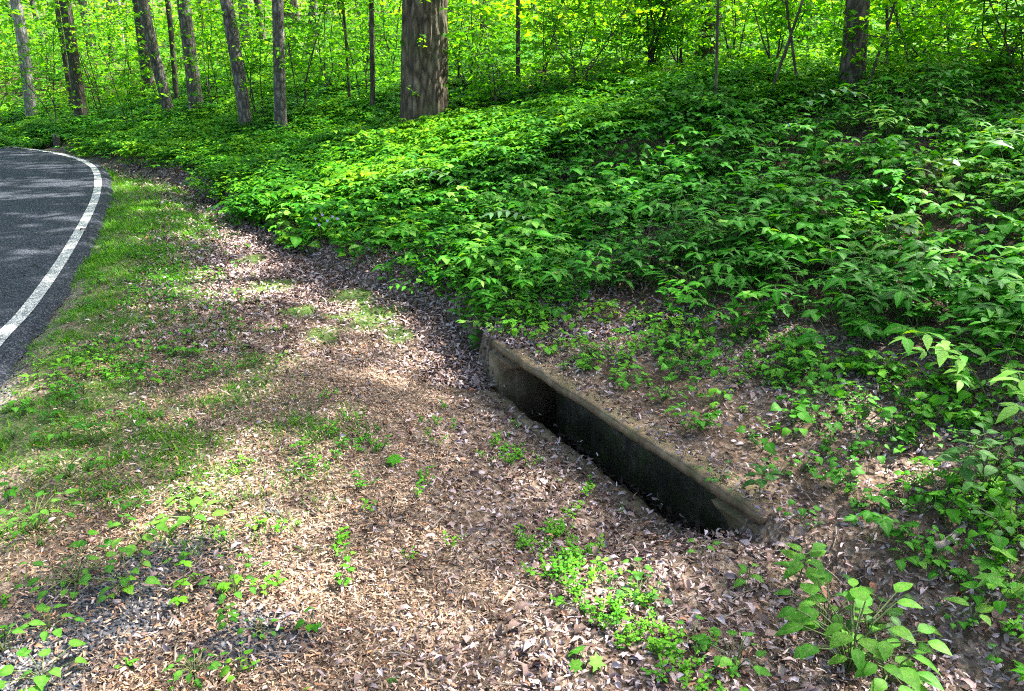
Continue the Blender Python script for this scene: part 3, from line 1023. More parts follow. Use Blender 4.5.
cover('verge_weeds', 12000, (-5.5, .2, 1.0, 10.0), verge_rule, [M['bright'], M['stem']], (.22, .5), [.0, .1, 2.0, .1, .8, 2.2], False, True, .5, 8)
cover('ditch_seedlings', 7500, (-1.5, 1.8, 1.0, 4.4), mid_rule, [M['bright'], M['stem']], (.3, .72), [.0, .0, .9, .1, .7, 3], False, True, .3, 10)

# ------------------------------------------------------------------ shade: gaps cut in the crowns overhead to place the sun patches
LIT = [(235, 287, 80, 17, .95), (225, 500, 105, 55, .95), (270, 590, 80, 55, .55), (50, 645, 70, 35, .7), (575, 628, 115, 75, 1.0), (190, 186, 45, 10, .8), (870, 425, 130, 60, .32),
       (965, 645, 70, 35, .9), (400, 185, 150, 55, .85), (310, 215, 70, 40, .7), (245, 232, 55, 24, .85), (370, 318, 40, 16, .8),
       (160, 170, 70, 6, .9), (150, 207, 75, 5, .85), (150, 186, 60, 3, .7), (440, 255, 50, 20, .5), (560, 130, 130, 30, .55), (420, 345, 40, 12, .6),
       (222, 222, 42, 22, .8), (262, 262, 40, 12, .8), (320, 300, 40, 14, .6), (405, 292, 70, 26, .55), (455, 372, 50, 22, .4), (30, 214, 90, 5, .9), (20, 186, 90, 4, .9), (40, 163, 60, 4, .9), (20, 262, 70, 8, .55), (850, 640, 80, 60, .55), (970, 500, 60, 50, .35), (700, 95, 300, 14, .8), (900, 340, 60, 20, .3)]


def lit_amount(G):
    px, py, d = proj(G)
    inside = (d > .5) & (px > -60) & (px < W + 60) & (py > 100) & (py < H + 80)
    wob = (fbm(G[:, 0] * 2.2, G[:, 1] * 2.2, 7) - .5) * 1.1
    L = np.zeros(len(G))
    for cx, cy, rx, ry, s in LIT:
        q = np.hypot((px - cx) / rx, (py - cy) / ry) + wob
        L = np.maximum(L, s * sstep(1.15, .65, q))
    dap = sstep(.60, .70, fbm(G[:, 0] * 1.7 + 3, G[:, 1] * 1.7, 13)) * .65
    onbank = sstep(-.1, .4, dense_d(G[:, 0], G[:, 1]))
    dap = dap * (.2 + .8 * onbank); dap = np.maximum(dap, onbank * .46 * sstep(.42, .6, fbm(G[:, 0] * 2.6, G[:, 1] * 2.6, 29)))
    onroad = sdist(ROAD_E, G[:, 0], G[:, 1]) < .1
    stripe = sstep(.55, .62, fbm(G[:, 0] * .4 + 1, G[:, 1] * 2.6, 15)) * .95
    dap = np.where(onroad, stripe, dap); L = np.where(onroad, 0, L)
    L = np.where(inside, np.maximum(L, dap), np.where(G[:, 0] < -.5, .42, .9) + .3 * (fbm(G[:, 0] * .6, G[:, 1] * .6, 14) > .5))
    return L


def shade_keep(P):
    t = P[:, 2] / SD[2]
    G = P - SD * t[:, None]
    g = terr(G[:, 0], G[:, 1])
    G = P - SD * ((P[:, 2] - g) / SD[2])[:, None]
    G[:, 2] = terr(G[:, 0], G[:, 1])
    return rng.uniform(0, 1, len(P)) > lit_amount(G) ** .45


def leaf_cloud(P, size, tm=T_DIA, flat=.5, mat=None):
    n = len(P)
    th = rng.uniform(0, 6.28, n)
    T = np.stack([np.cos(th), np.sin(th), rng.normal(-.15, .3, n)], 1)
    N = rng.normal(0, flat, (n, 3)) + [0, 0, 1]
    return leafset(tm, P, T, N, rng.uniform(size[0], size[1], n), np.clip(rng.normal(.5, .24, n), 0, 1))


# unseen crowns overhead, leaves placed along sun rays to shape the dappled shade
n = 60000
gx = rng.uniform(-13, 7.5, n); gy = rng.uniform(-.5, 17, n); h = rng.uniform(12, 17, n)
h = np.where(sdist(ROAD_E, gx, gy) < 0, rng.uniform(8, 10.5, n), h)
P = np.stack([gx, gy, terr(gx, gy)], 1) + (SD / SD[2])[None] * h[:, None]
P = P[shade_keep(P)]
nl_ = 12000
P2 = np.stack([rng.uniform(-17, -3.5, nl_), rng.uniform(-4, 19, nl_), rng.uniform(7.5, 12, nl_)], 1)  # unseen leaves added to block sky light over the road
P2 = P2[fbm(P2[:, 0] * .5, P2[:, 1] * .5, 31) > .40]
parts = [(*leaf_cloud(P, (.17, .30)), 0), (*leaf_cloud(P2, (.2, .34)), 0)]
TRK = [(-11.5, 6.0), (-13.0, 11.5), (-10.0, 1.0), (8.5, 3.0), (11.5, 6.0), (7.5, -2.5), (14.0, 9.5), (10.0, .5), (15.5, 2.5), (12.5, 12.0)]
for i, (tx, ty) in enumerate(TRK):
    z0 = float(terr(np.array([tx]), np.array([ty]))[0])
    hh = np.linspace(0, 13, 14)
    path = np.column_stack([tx + .15 * np.sin(hh * .4 + i), ty + .15 * np.cos(hh * .5 + i), z0 - .2 + hh])
    V, F = tube(path, np.linspace(.2, .05, 14), 8); parts.append((V, F, .3, 0, 1))
    for q in range(9):
        a = rng.uniform(0, 6.28); b = path[6 + q % 7]; L = rng.uniform(2, 4.5)
        V, F = prisms(b, b + np.array([math.cos(a) * L, math.sin(a) * L, L * .35]), .05, .012, 5); parts.append((V, F, .3, 0, 1))
V, F, r, m, ixm = join(parts)
o = mesh_obj('unseen_shade_canopy', V, F, [M['canopy'], M['bark_grey']], rnd=r, mid=m, midx=ixm); o['kind'] = 'stuff'

# ------------------------------------------------------------------ trees
TREES = []


def tree(name, base_px, top_x, width, bark, label, cat='tree', group=None, height=None, k=12, big=False, bend=0.0, twigs=0, crown=True, dist=None):
    b = hit(base_px[0], base_px[1] + (0 if dist else 13))
    if dist:
        d = ray(*base_px); t = dist / np.hypot(d[0], d[1]); b = CAM + d * t
        b[2] = terr(b[:1], b[1:2])[0]
    d = ray(top_x, 0); t = b[1] / d[1]; top = CAM + d * t
    dep = (b - CAM) @ FW
    r0 = .5 * width * dep / FPX
    Ht = height or float(np.clip(r0 * 75, 6, 17))
    dirv = (top - b); dirv = dirv / max(dirv[2], .3)
    nseg = 90 if big else 26
    hh = np.linspace(-.3, Ht, nseg) if not big else np.concatenate([np.linspace(-.3, 3.5, 70), np.linspace(3.7, Ht, 20)])
    sd = rng.integers(0, 9999)
    wob = lambda q: (vnoise(hh * .55 + q, hh * 0 + q, int(sd)) - .5) * 2
    lean = np.minimum(hh, 5) + np.maximum(hh - 5, 0) * .4
    amp = r0 * .45 * sstep(0, 2, hh)
    path = np.column_stack([dirv[0] * lean + amp * wob(1.3) + bend * np.sin(hh * 1.1), dirv[1] * lean + amp * wob(7.7), hh])
    rad = r0 * (1 - .06 * np.clip(hh, 0, 3) / 3 - .75 * np.clip(hh - 2, 0, None) / Ht) * (1 + (.0 if big else .22) * np.exp(-np.clip(hh, 0, None) / .18))
    V, F = tube(path, np.maximum(rad, .004), 150 if big else k, .06 if big else .13, int(sd), .026 if big else 0, .4 if big else .3)
    root = thing(name, b, label, cat, group)
    parts = [(V, F, .3, 0, 0)]
    leafP = []
    nb = 9 if Ht > 5 else 7
    for q in range(nb):
        f = rng.uniform(.5, .97) if Ht > 5 else rng.uniform(.25, .95)
        i = int(f * (nseg - 1)); p = path[i]; a = rng.uniform(0, 6.28); L = rng.uniform(.10, .2) * Ht
        e = p + np.array([math.cos(a) * L, math.sin(a) * L, L * rng.uniform(.15, .6)])
        V, F = prisms(p, e, max(rad[i] * .4, .003), .003, 5); parts.append((V, F, .3, 0, 0))
        leafP.append(p + (e - p) * rng.uniform(.3, 1.1, (90, 1)) + rng.normal(0, L * .22, (90, 3)))
    V, F, r, m, ixm = join(parts)
    mesh_obj('trunk', V, F, bark, rnd=r, mid=m, smooth=True, parent=root)
    if crown:
        P = np.vstack(leafP)
        if Ht > 5:
            kk = shade_keep(P + b) & (P[:, 2] > 4.2)
            P = P[kk]; sz = (.14, .26)
        else:
            sz = (.06, .10)
        if len(P):
            V, F, r, m = leaf_cloud(P, sz, T_OV_LO if Ht <= 5 else T_DIA)
            mesh_obj('crown', V, F, M['canopy'] if Ht > 5 else M['shrub'], rnd=r, mid=m, parent=root)
    if twigs:                                # low leafy shoots on the trunk
        for q in range(twigs):
            z = rng.uniform(.3, 2.2); a = rng.uniform(3.4, 6.0); p = np.array([math.cos(a) * r0 * .9, math.sin(a) * r0 * .9, z])
            p = p + np.array([np.interp(z, hh, path[:, 0]), np.interp(z, hh, path[:, 1]), 0])
            e = p + np.array([math.cos(a) * .25, math.sin(a) * .25, rng.uniform(.02, .2)])
            P = p + (e - p) * np.linspace(.3, 1.0, 10)[:, None] + rng.normal(0, .02, (10, 3))
            V1 = leaf_cloud(P, (.05, .09), T_OV_LO); V2 = prisms([p], [e], .004, .002)
            V, F, r, m, ixm = join([(*V1, 0), (*V2, .3, 0, 1)])
            mesh_obj('leafy_shoot', V, F, [M['shrub'], M['stem']], rnd=r, mid=m, midx=ixm, parent=root)
    TREES.append((b, r0)); print('TREE', base_px, np.round(b, 1), round(r0, 3))
    return root


GY_, PL, DK, BG = M['bark_grey'], M['bark_pale'], M['bark_dark'], M['bark_big']
tree('tree', (425, 112), 423, 44, BG, 'broad old tree with deeply furrowed brown bark, by far the thickest trunk', big=True, height=17, twigs=9)
tree('tree', (33, 112), 15, 10, PL, 'pale grey smooth trunk at the far left beyond the road bend')
tree('tree', (83, 112), 63, 11.5, DK, 'dark leaning trunk standing beside the bend at the left')
tree('tree', (74, 108), 56, 4.5, DK, 'thin dark trunk close against the left of the dark leaning one', cat='tree')
tree('tree', (94, 62), 83, 8, GY_, 'grey trunk deep in the wood right of the dark leaning trunk', dist=27)
tree('tree', (114, 78), 110, 6, DK, 'dark narrow trunk in the left wood before the leaning pair', dist=24)
tree('tree', (124, 62), 117, 6, PL, 'pale narrow trunk deep in the wood beside the dark narrow one', dist=27)
tree('tree', (171, 110), 143, 10, GY_, 'grey trunk leaning left, the more slanted of two crossing trunks')
tree('tree', (148, 82), 137, 11, DK, 'dark trunk behind the slanted grey trunk it nearly touches', dist=19)
tree('tree', (177, 98), 166, 5, DK, 'spindly dark trunk between the slanted grey trunk and the stout grey one', bend=.04)
tree('tree', (198, 108), 183, 13.5, GY_, 'stout smooth grey trunk with a lit right edge, at the centre of the left wood', k=20)
tree('tree', (247, 125), 225, 12, GY_, 'knobbly crooked grey trunk half hidden by leaves at its foot', bend=.05, twigs=6)
tree('tree', (246, 48), 243, 10, GY_, 'grey trunk behind leaves, seen above the crooked trunk', dist=25)
tree('tree', (263, 52), 257, 8, DK, 'dark trunk just left of the slender grey roadside one, farther back', dist=25)
tree('tree', (281, 126), 277, 11, GY_, 'slender straight grey trunk standing nearest the ditch on the bank', k=16, twigs=3)
tree('tree', (291, 80), 286, 14, BG, 'stout brown trunk close behind the slender straight grey one', dist=20)
tree('tree', (312, 74), 312, 9, GY_, 'straight plain grey trunk standing alone left of the two thin saplings', dist=20)
tree('tree', (483, 52), 484, 13, DK, 'dark trunk behind the leaves right of the broad old tree', dist=20)
tree('tree', (518, 92), 518, 4, DK, 'very thin straight dark trunk right of the broad old tree', height=6)
tree('tree', (537, 50), 533, 6, GY_, 'greyish thin trunk deep behind the very thin straight one', dist=24)
tree('tree', (706, 78), 711, 22, DK, 'brown trunk half hidden by bright leaves right of centre', dist=11.6)
tree('tree', (849, 92), 858, 22, DK, 'sturdy dark brown trunk at the top of the right bank', k=24, twigs=5)

SAP = 'sapling'
tree('sapling', (350, 98), 339, 3, DK, 'thin bent sapling left of the broad old tree', SAP, height=4.5, bend=.05)
tree('sapling', (373, 108), 372, 5, DK, 'dark straight sapling with a side branch, next to the broad old tree', SAP, height=4.8)
tree('sapling', (715, 116), 718, 2.6, DK, 'thin straight sapling in front of the half hidden brown trunk', SAP, height=4)
tree('sapling', (762, 104), 800, 2.6, DK, 'sapling leaning right among bright leaves left of the sturdy trunk', SAP, height=3.2, bend=.03)
tree('sapling', (887, 78), 887, 3, DK, 'upright thin sapling right of the sturdy dark brown trunk', SAP, height=4)
tree('sapling', (904, 60), 911, 3, DK, 'short bent sapling at the far right of the wood', SAP, height=3.2, bend=.05)
tree('sapling', (860, 98), 893, 2.5, DK, 'sapling slanting across the foot of the sturdy dark trunk', SAP, height=2.2, bend=.03)
tree('sapling', (800, 92), 786, 2.5, DK, 'thin left leaning sapling just before the sturdy dark trunk', SAP, height=3)
for px, dist in ((20, 34), (45, 30), (60, 38), (105, 34), (131, 38), (158, 32), (207, 33), (220, 37), (300, 32), (330, 35), (345, 30), (385, 33), (395, 38), (468, 34), (560, 36), (585, 31), (640, 37), (760, 36), (935, 30), (972, 34)):
    tree('tree', (px, 52), px + (px - 512) * .028, rng.uniform(3, 7), DK if rng.uniform() < .7 else GY_, 'slim distant trunk far back in the shade between the nearer trees', 'tree', 'distant tree trunks', dist=dist, crown=False, height=9, k=8)

# ------------------------------------------------------------------ understory shrubs


def shrub(px, dist, height, spread, nl, label, stems=6, leaf=(.05, .085), mat='shrub', name='shrub', cat='shrub', group=None, base_py=90, stem_r=.010):
    d = ray(px, base_py); t = dist / np.hypot(d[0], d[1])
    b = CAM + d * t; b[2] = terr(b[:1], b[1:2])[0]
    root = thing(name, b, label, cat, group)
    A, B, ra, rb, P, T = [], [], [], [], [], []
    for s in range(stems):
        a = rng.uniform(0, 6.28); out = spread * rng.uniform(.3, 1.0); hh = height * rng.uniform(.7, 1.05)
        pts = [np.array([rng.normal(0, .04), rng.normal(0, .04), -.05])]
        for f in np.linspace(.2, 1, 6):
            pts.append(np.array([math.cos(a) * out * f ** 1.3, math.sin(a) * out * f ** 1.3, hh * f]) + rng.normal(0, .03, 3))
        for i in range(6):
            A.append(pts[i]); B.append(pts[i + 1]); ra.append(stem_r * (1 - i / 7)); rb.append(stem_r * (1 - (i + 1) / 7))
        ntw = max(5, int(nl / stems / 9))
        for q in range(ntw):
            f = rng.uniform(.12, 1); i = min(int(f * 6), 5); p = pts[i] + (pts[i + 1] - pts[i]) * (f * 6 - i)
            aa = rng.uniform(0, 6.28); L = spread * rng.uniform(.25, .6) * (1.1 - .4 * f)
            dv = np.array([math.cos(aa), math.sin(aa), rng.uniform(-.1, .35)])
            e = p + dv * L; A.append(p); B.append(e); ra.append(.003); rb.append(.0015)
            m = 9
            tt = np.linspace(.15, 1.05, m)
            pp = p + dv * L * tt[:, None]
            side = np.where(np.arange(m) % 2 == 0, 1, -1)
            P.append(pp + rng.normal(0, .015, (m, 3)))
            ang = aa + side * rng.uniform(.5, 1.2, m)
            T.append(np.stack([np.cos(ang), np.sin(ang), rng.normal(-.2, .2, m)], 1))
    P = np.vstack(P); T = np.vstack(T); n = len(P)
    N = rng.normal(0, .75, (n, 3)) + [0, -.15, 1]
    tone = rng.uniform(.3, .7)
    V, F, r, m = leafset(T_OV_LO, P, T, N, rng.uniform(*leaf, n), np.clip(rng.normal(tone, .2, n), 0, 1))
    mesh_obj('foliage', V, F, M[mat], rnd=r, mid=m, parent=root)
    V, F = prisms(A, B, np.array(ra), np.array(rb), 4)
    mesh_obj('stem', V, F, M['bark_dark'], rnd=np.full(len(F), .3), parent=root)
    return root


shrub(650, 10.8, 2.4, 1.15, 2600, 'many stemmed leafy shrub with thin dark stems fanning from one foot', 9, stem_r=.014)
SG = 'understory shrubs at the edge of the wood'
SLAB = 'bushy understory shrub with small bright green leaves at the wood edge'
shr = [(-20, 24, 2.0, 1.5), (52, 23, 1.6, 1.3), (105, 21, 1.7, 1.3), (135, 22, 2.0, 1.3), (185, 21, 1.7, 1.2), (215, 18, 1.4, 1.2), (262, 18, 1.5, 1.2),
       (300, 17, 1.5, 1.1), (335, 15, 1.3, 1.0), (365, 16, 1.8, 1.1), (395, 17, 2.2, 1.2), (470, 13, 1.9, 1.2), (500, 11.5, 1.5, 1.0), (540, 12.5, 2.1, 1.2), (575, 11.2, 1.7, 1.1),
       (600, 14.5, 2.8, 1.3), (625, 12.5, 2.2, 1.2), (680, 12, 2.3, 1.2), (690, 14, 2.0, 1.0), (735, 11.5, 2.2, 1.2), (770, 10.6, 2.0, 1.1), (795, 12.5, 2.6, 1.3), (800, 14.5, 2.4, 1.2),
       (900, 13.5, 2.2, 1.1), (915, 10.2, 1.6, 1.0), (950, 10.8, 2.1, 1.2), (990, 10, 1.8, 1.1), (1030, 9.6, 1.8, 1.2), (1060, 10.5, 2.4, 1.3), (830, 14.5, 2.8, 1.3), (930, 13.5, 2.8, 1.4)]
for px, dist, hh, sp in shr:
    if px > 450:
        dist -= 1.2; sp *= 1.1
    shrub(px, dist, hh, sp, int((1150 if px > 450 else 1200) * sp * hh / 2.2), SLAB, 5, (.06, .10), group=SG)

for px, dist, hh in ((-10, 19, 3.6), (48, 17, 3.2), (98, 18, 3.6), (125, 15.5, 3), (160, 17, 3.4), (212, 14.5, 3.2), (233, 16, 3.6), (258, 13, 3.0), (300, 13, 3.2), (325, 14, 3.4), (360, 12.5, 3), (392, 14, 3.2), (455, 12, 3.2)):
    shrub(px, dist, hh, 1.1, 800, 'airy leafy young tree with slender stems among the trunks of the left wood', 3, (.06, .105), name='young_tree', cat='young tree', group='young trees among the left trunks')
# the wood beyond: leaves too many and too far to count
n = 150000
ang = rng.uniform(-.80, .74, n); dist = np.where(ang < -.1, 25, 17) + 30 * rng.uniform(0, 1, n) ** .9
x = np.sin(ang) * dist; y = np.cos(ang) * dist
z0 = terr(x, y)
zmax = 1.5 + dist * .085 + .4
z = z0 + rng.uniform(0, 1, n) ** 1.1 * np.maximum(zmax - z0, .8)
clump = fbm(x * .55 + z * .5, y * .55 + z * .8, 101)
k = clump > .45 + .08 * rng.uniform(-1, 1, n)
e = sdist(ROAD_E, x, y); k &= (e > 1.6)
P = np.stack([x, y, z], 1)[k]
V, F, r, m = leaf_cloud(P, (.10, .20), T_OV_LO, .9)
tone = sstep(-.35, .2, ang[k]) * .35 + .30 * fbm(P[:, 0] * .4, P[:, 1] * .4 + P[:, 2], 111) - .22
r = np.clip(r + np.repeat(tone, len(F) // len(P)), 0, 1)
o = mesh_obj('woodland_foliage', V, F, M['wood'], rnd=r, mid=m); o['kind'] = 'stuff'


# ------------------------------------------------------------------ single plants, sticks, stones, flowers
LEAF_SH = {'ovate': T_OV, 'heart': T_HE, 'round': T_RND, 'narrow': T_LN}
T_LOBED = (np.array([(0, 0, 0), (.22, -.08, .02), (.30, .18, .02), (.62, .22, -.05), (.38, .42, .02), (.42, .70, -.05), (.14, .60, .02), (0, 1, -.1),
                     (-.14, .60, .02), (-.42, .70, -.05), (-.38, .42, .02), (-.62, .22, -.05), (-.30, .18, .02), (-.22, -.08, .02), (0, .35, .03)], float),
           np.array([(14, i, i + 1) for i in range(0, 13)] + [(14, 13, 0)]), np.array([.4] + [0] * 13 + [.45]))
LEAF_SH['lobed'] = T_LOBED
LEAF_ME = {}


def leaf_mesh(shape, tone, mk):
    mk = mk + '_v' if mk in ('bright', 'herb', 'pale') else mk
    key = (shape, round(tone * 6), mk)
    if key not in LEAF_ME:
        V0, F0, m0 = LEAF_SH[shape]
        ob = mesh_obj('leaf', V0, F0, M[mk], rnd=np.full(len(F0), tone), mid=m0, smooth=True)
        LEAF_ME[key] = ob.data
        bpy.data.objects.remove(ob)
    return LEAF_ME[key]


def plant(px, py, label, kind='rosette', shape='ovate', n=7, size=.07, h=.12, spread=.10, tone=.5, mk='bright', group=None, name='weed', cat='weed', az0=None, arc=6.28, seed=None, base=None):
    if size < .12 and kind != 'frond':
        size *= .86 * (.78 if px < 300 and py > 560 else 1); n = int(n * 1.45 + .5)
    b = hit(px, py) if base is None else np.array(base)
    r = np.random.default_rng(int(px * 7 + py * 13))
    root = thing(name, b, label, cat, group)
    A, B, LV = [], [], []
    az0 = r.uniform(0, 6.28) if az0 is None else az0
    if kind == 'rosette':
        for i in range(n):
            az = az0 + arc * (i + r.uniform(-.25, .25)) / n
            rr = spread * r.uniform(.25, 1); hh = h * r.uniform(.45, 1.05)
            p = np.array([math.cos(az) * rr, math.sin(az) * rr, hh])
            A.append(np.zeros(3)); B.append(p * [.45, .45, .75]); A.append(B[-1]); B.append(p)
            LV.append((p, az + r.normal(0, .35), r.uniform(-.45, .12), size * r.uniform(.65, 1.15)))
    elif kind == 'stalk':
        lean = np.array([r.normal(0, .12), r.normal(0, .12), 1]) * h; az = az0; prev = np.zeros(3); lv = max(2, n // 2)
        for i in range(lv):
            p = lean * (.35 + .65 * (i + 1) / lv); A.append(prev); B.append(p); prev = p
            for q in (0, math.pi):
                a = az + q + r.normal(0, .2); e = p + np.array([math.cos(a), math.sin(a), .35]) * size * .3
                A.append(p); B.append(e); LV.append((e, a, r.uniform(-.35, .15), size * (1.1 - .45 * i / lv) * r.uniform(.85, 1.1)))
            az += 1.57
    elif kind == 'frond':
        az = az0; prev = np.zeros(3); m = n
        for i in range(m):
            t = (i + 1) / m
            p = np.array([math.cos(az) * spread * t, math.sin(az) * spread * t, h * math.sin(.35 + t * 1.5)]); A.append(prev); B.append(p); prev = p
            if i:
                for sd in (1, -1):
                    LV.append((p, az + sd * 1.1, r.uniform(-.3, 0), size * (1 - .3 * abs(t - .6))))
        LV.append((prev, az, -.25, size))
    V, F = prisms(A, B, .0028 if size > .05 else .0018, .0018 if size > .05 else .0012, 4)
    mesh_obj('stem', V, F, M['stem'], rnd=np.full(len(F), .4), parent=root)
    for p, az, el, sz in LV:
        t = np.array([[math.cos(az) * math.cos(el), math.sin(az) * math.cos(el), math.sin(el)]])
        nn = np.array([[-math.cos(az) * math.sin(el), -math.sin(az) * math.sin(el), math.cos(el)]]) + r.normal(0, .16, (1, 3))
        Rm = frames(t, nn)[0] * sz
        o = bpy.data.objects.new('leaf', leaf_mesh(shape, float(np.clip(tone + r.normal(0, .18), 0, 1)), mk))
        M4 = np.eye(4); M4[:3, :3] = Rm; M4[:3, 3] = p
        o.parent = root; o.matrix_local = Matrix(M4.tolist())
        COL.objects.link(o)
    return root


# --- foreground right
plant(848, 672, 'largest broad-leaved green plant in the bottom right foreground', 'rosette', 'ovate', 20, .085, .19, .17, .62)
plant(826, 640, 'dense bright plant pressed against the upper left of the largest foreground plant', 'rosette', 'ovate', 12, .075, .13, .12, .65)
plant(885, 690, 'broad leaves at the bottom edge under the largest foreground plant', 'rosette', 'ovate', 9, .072, .09, .13, .6)
plant(868, 640, 'bluish green leafy plant crowding the back of the largest foreground plant', 'rosette', 'ovate', 9, .06, .15, .12, .25, 'herb')
plant(900, 655, 'low plant with two rounded yellow green leaves right of the largest foreground plant', 'rosette', 'heart', 4, .065, .07, .10, .75)
plant(795, 590, 'plant with big drooping bright leaves just below the right end of the drain', 'stalk', 'ovate', 8, .085, .13, .1, .6)
plant(745, 596, 'little three leaved seedling standing alone left of the big drooping leaves', 'stalk', 'ovate', 4, .05, .08, .1, .5)
plant(758, 496, 'leafy plant leaning over the right end of the drain', 'stalk', 'ovate', 8, .065, .12, .1, .45, 'herb')
plant(716, 500, 'trailing sprig of tiny round leaves hanging over the drain lip', 'rosette', 'round', 9, .026, .05, .08, .45, 'herb')
plant(948, 492, 'tall herb with pointed leaves near the right edge, above the pale bark piece', 'stalk', 'ovate', 12, .085, .22, .1, .5, 'herb')
plant(985, 500, 'herb with broad pale leaves at the right edge beside the tall pointed one', 'rosette', 'ovate', 9, .085, .20, .14, .7, 'herb')
plant(1005, 545, 'clump of small rounded leaves at the right edge of the picture', 'rosette', 'round', 10, .05, .12, .12, .4, 'herb')
plant(1008, 590, 'plant with one large pale lobed leaf touching the right edge', 'rosette', 'lobed', 4, .11, .10, .09, .85)
plant(966, 640, 'single long yellow green leaf lying in the bright patch at the right', 'rosette', 'ovate', 2, .075, .07, .03, .95)
plant(915, 572, 'small oval leaved seedling beside the pale bark piece', 'rosette', 'ovate', 4, .05, .05, .06, .6)
plant(700, 560, 'seedling with two pointed leaves in the litter right of the drain mouth', 'rosette', 'ovate', 3, .04, .05, .05, .5)
plant(735, 672, 'dark leafy plant at the bottom edge between the pale sprigs and the largest plant', 'rosette', 'ovate', 9, .05, .09, .10, .3)
plant(690, 650, 'small low plant with round leaves left of the dark bottom plant', 'rosette', 'round', 6, .04, .05, .08, .45)
# --- around the drain
plant(592, 358, 'bushy dark green tuft growing on the litter behind the far half of the drain lip', 'rosette', 'round', 16, .032, .07, .09, .2, 'herb', name='weed')
plant(627, 384, 'light green tuft behind the middle of the drain lip', 'rosette', 'ovate', 13, .034, .06, .10, .55)
plant(664, 402, 'spreading low tuft behind the drain lip, third from the left', 'rosette', 'ovate', 13, .034, .06, .11, .5)
plant(700, 432, 'small rounded tuft on the lid nearest the right end of the drain', 'rosette', 'round', 11, .030, .05, .08, .5)
plant(482, 343, 'leafy plant at the far left end of the drain', 'rosette', 'ovate', 13, .055, .10, .13, .55)
plant(494, 376, 'sprig of small leaves hanging down the left end wall of the drain', 'rosette', 'ovate', 9, .035, .09, .05, .6)
# --- on the bank
plant(733, 268, 'bright lime plant with big lobed leaves standing out on the dark bank', 'rosette', 'lobed', 7, .11, .26, .13, .8)
plant(884, 268, 'clump of large rounded bluish leaves on the right bank', 'rosette', 'heart', 11, .095, .26, .17, .12, 'herb')
plant(918, 318, 'tall pale stalk plant with many pointed leaves on the right bank', 'stalk', 'ovate', 14, .085, .36, .1, .85, 'herb')
plant(690, 300, 'yellow green ferny plant low on the bank above the drain', 'rosette', 'round', 22, .036, .20, .16, .85)
plant(536, 172, 'pale compound frond arching over the sunny middle of the bank', 'frond', 'narrow', 7, .16, .36, .65, .98, 'pale', az0=.3)
plant(474, 205, 'compound leaf frond spreading low on the sunny left bank', 'frond', 'narrow', 7, .14, .30, .55, .9, 'pale', az0=3.0)
plant(784, 138, 'whitish drooping compound leaf high on the shaded bank', 'frond', 'narrow', 6, .16, .40, .5, 1.0, 'pale', az0=-.6)
plant(548, 245, 'dull green compound frond low on the middle of the bank', 'frond', 'narrow', 7, .10, .26, .42, .6, 'pale', az0=-2.8)
plant(880, 212, 'broad pale compound leaf on the shaded right bank', 'frond', 'ovate', 5, .13, .32, .45, .95, 'pale', az0=.1)
plant(960, 190, 'pale spreading compound leaf near the right edge high on the bank', 'frond', 'ovate', 5, .14, .34, .5, .85, 'pale', az0=.4)
# --- left verge
plant(36, 532, 'dense bright weed clump near the left edge', 'rosette', 'ovate', 16, .055, .09, .13, .55)
plant(78, 588, 'broad sprawling weed with the most leaves on the lower left verge', 'rosette', 'ovate', 18, .055, .08, .15, .5)
plant(130, 596, 'weed with heart shaped leaves above the grey gravel', 'rosette', 'heart', 7, .06, .09, .10, .5)
plant(143, 546, 'lime green young weed in the sunny litter', 'rosette', 'ovate', 6, .055, .07, .07, .9)
plant(192, 530, 'flat weed with long bright leaves raised over the sunny litter', 'rosette', 'ovate', 6, .075, .06, .09, .8)
plant(190, 500, 'small pale rosette just above the flat long leaved weed', 'rosette', 'narrow', 6, .065, .04, .06, .85)
plant(136, 515, 'small dark rosette between the weed clumps on the left verge', 'rosette', 'ovate', 6, .04, .05, .06, .3)
plant(236, 596, 'weed with three pairs of dark leaves at the edge of the wood chips', 'rosette', 'ovate', 7, .055, .08, .09, .4)
plant(232, 640, 'slender weed with pointed leaves on the lower chips', 'stalk', 'ovate', 8, .045, .10, .08, .55)
plant(262, 635, 'small dark leafed weed isolated on the wood chips', 'rosette', 'round', 6, .03, .03, .05, .3)
plant(195, 676, 'compact dark green weed tuft at the bottom left edge', 'rosette', 'ovate', 11, .04, .05, .07, .4)
plant(45, 688, 'weed with large rounded leaves at the bottom left corner', 'rosette', 'heart', 7, .065, .06, .09, .55)
plant(50, 636, 'spreading weed with pointed leaves left of the gravel patch', 'rosette', 'ovate', 7, .06, .06, .10, .5)
plant(4, 652, 'weed cut by the left edge low on the verge', 'rosette', 'ovate', 6, .06, .07, .08, .45)
plant(70, 478, 'leafy dark weed in the shaded grass left of the sunny patch', 'rosette', 'ovate', 12, .045, .08, .13, .35)
plant(65, 440, 'low weed in the grass nearest the asphalt edge', 'rosette', 'ovate', 10, .05, .07, .11, .35)
plant(585, 672, 'pale flat leaf seedling in the sunny litter at the bottom centre', 'rosette', 'lobed', 2, .065, .03, .03, .7)
plant(640, 580, 'seedling with two round leaves beside the pale sprigs', 'rosette', 'heart', 3, .05, .06, .04, .5)
plant(637, 602, 'dark clover like tuft below the two round leaves', 'rosette', 'round', 14, .03, .05, .09, .15, 'herb')


def small(name, label, cat, px, py, V, F, mat, rnd, lift=.0, group=None, smooth=False, base=None):
    b = hit(px, py) if base is None else np.array(base); b[2] += lift
    o = mesh_obj(name, V, F, mat, rnd=np.broadcast_to(rnd, len(F)), mid=np.zeros(len(V)), smooth=smooth)
    o.location = b
    return tag(o, label, cat, group)


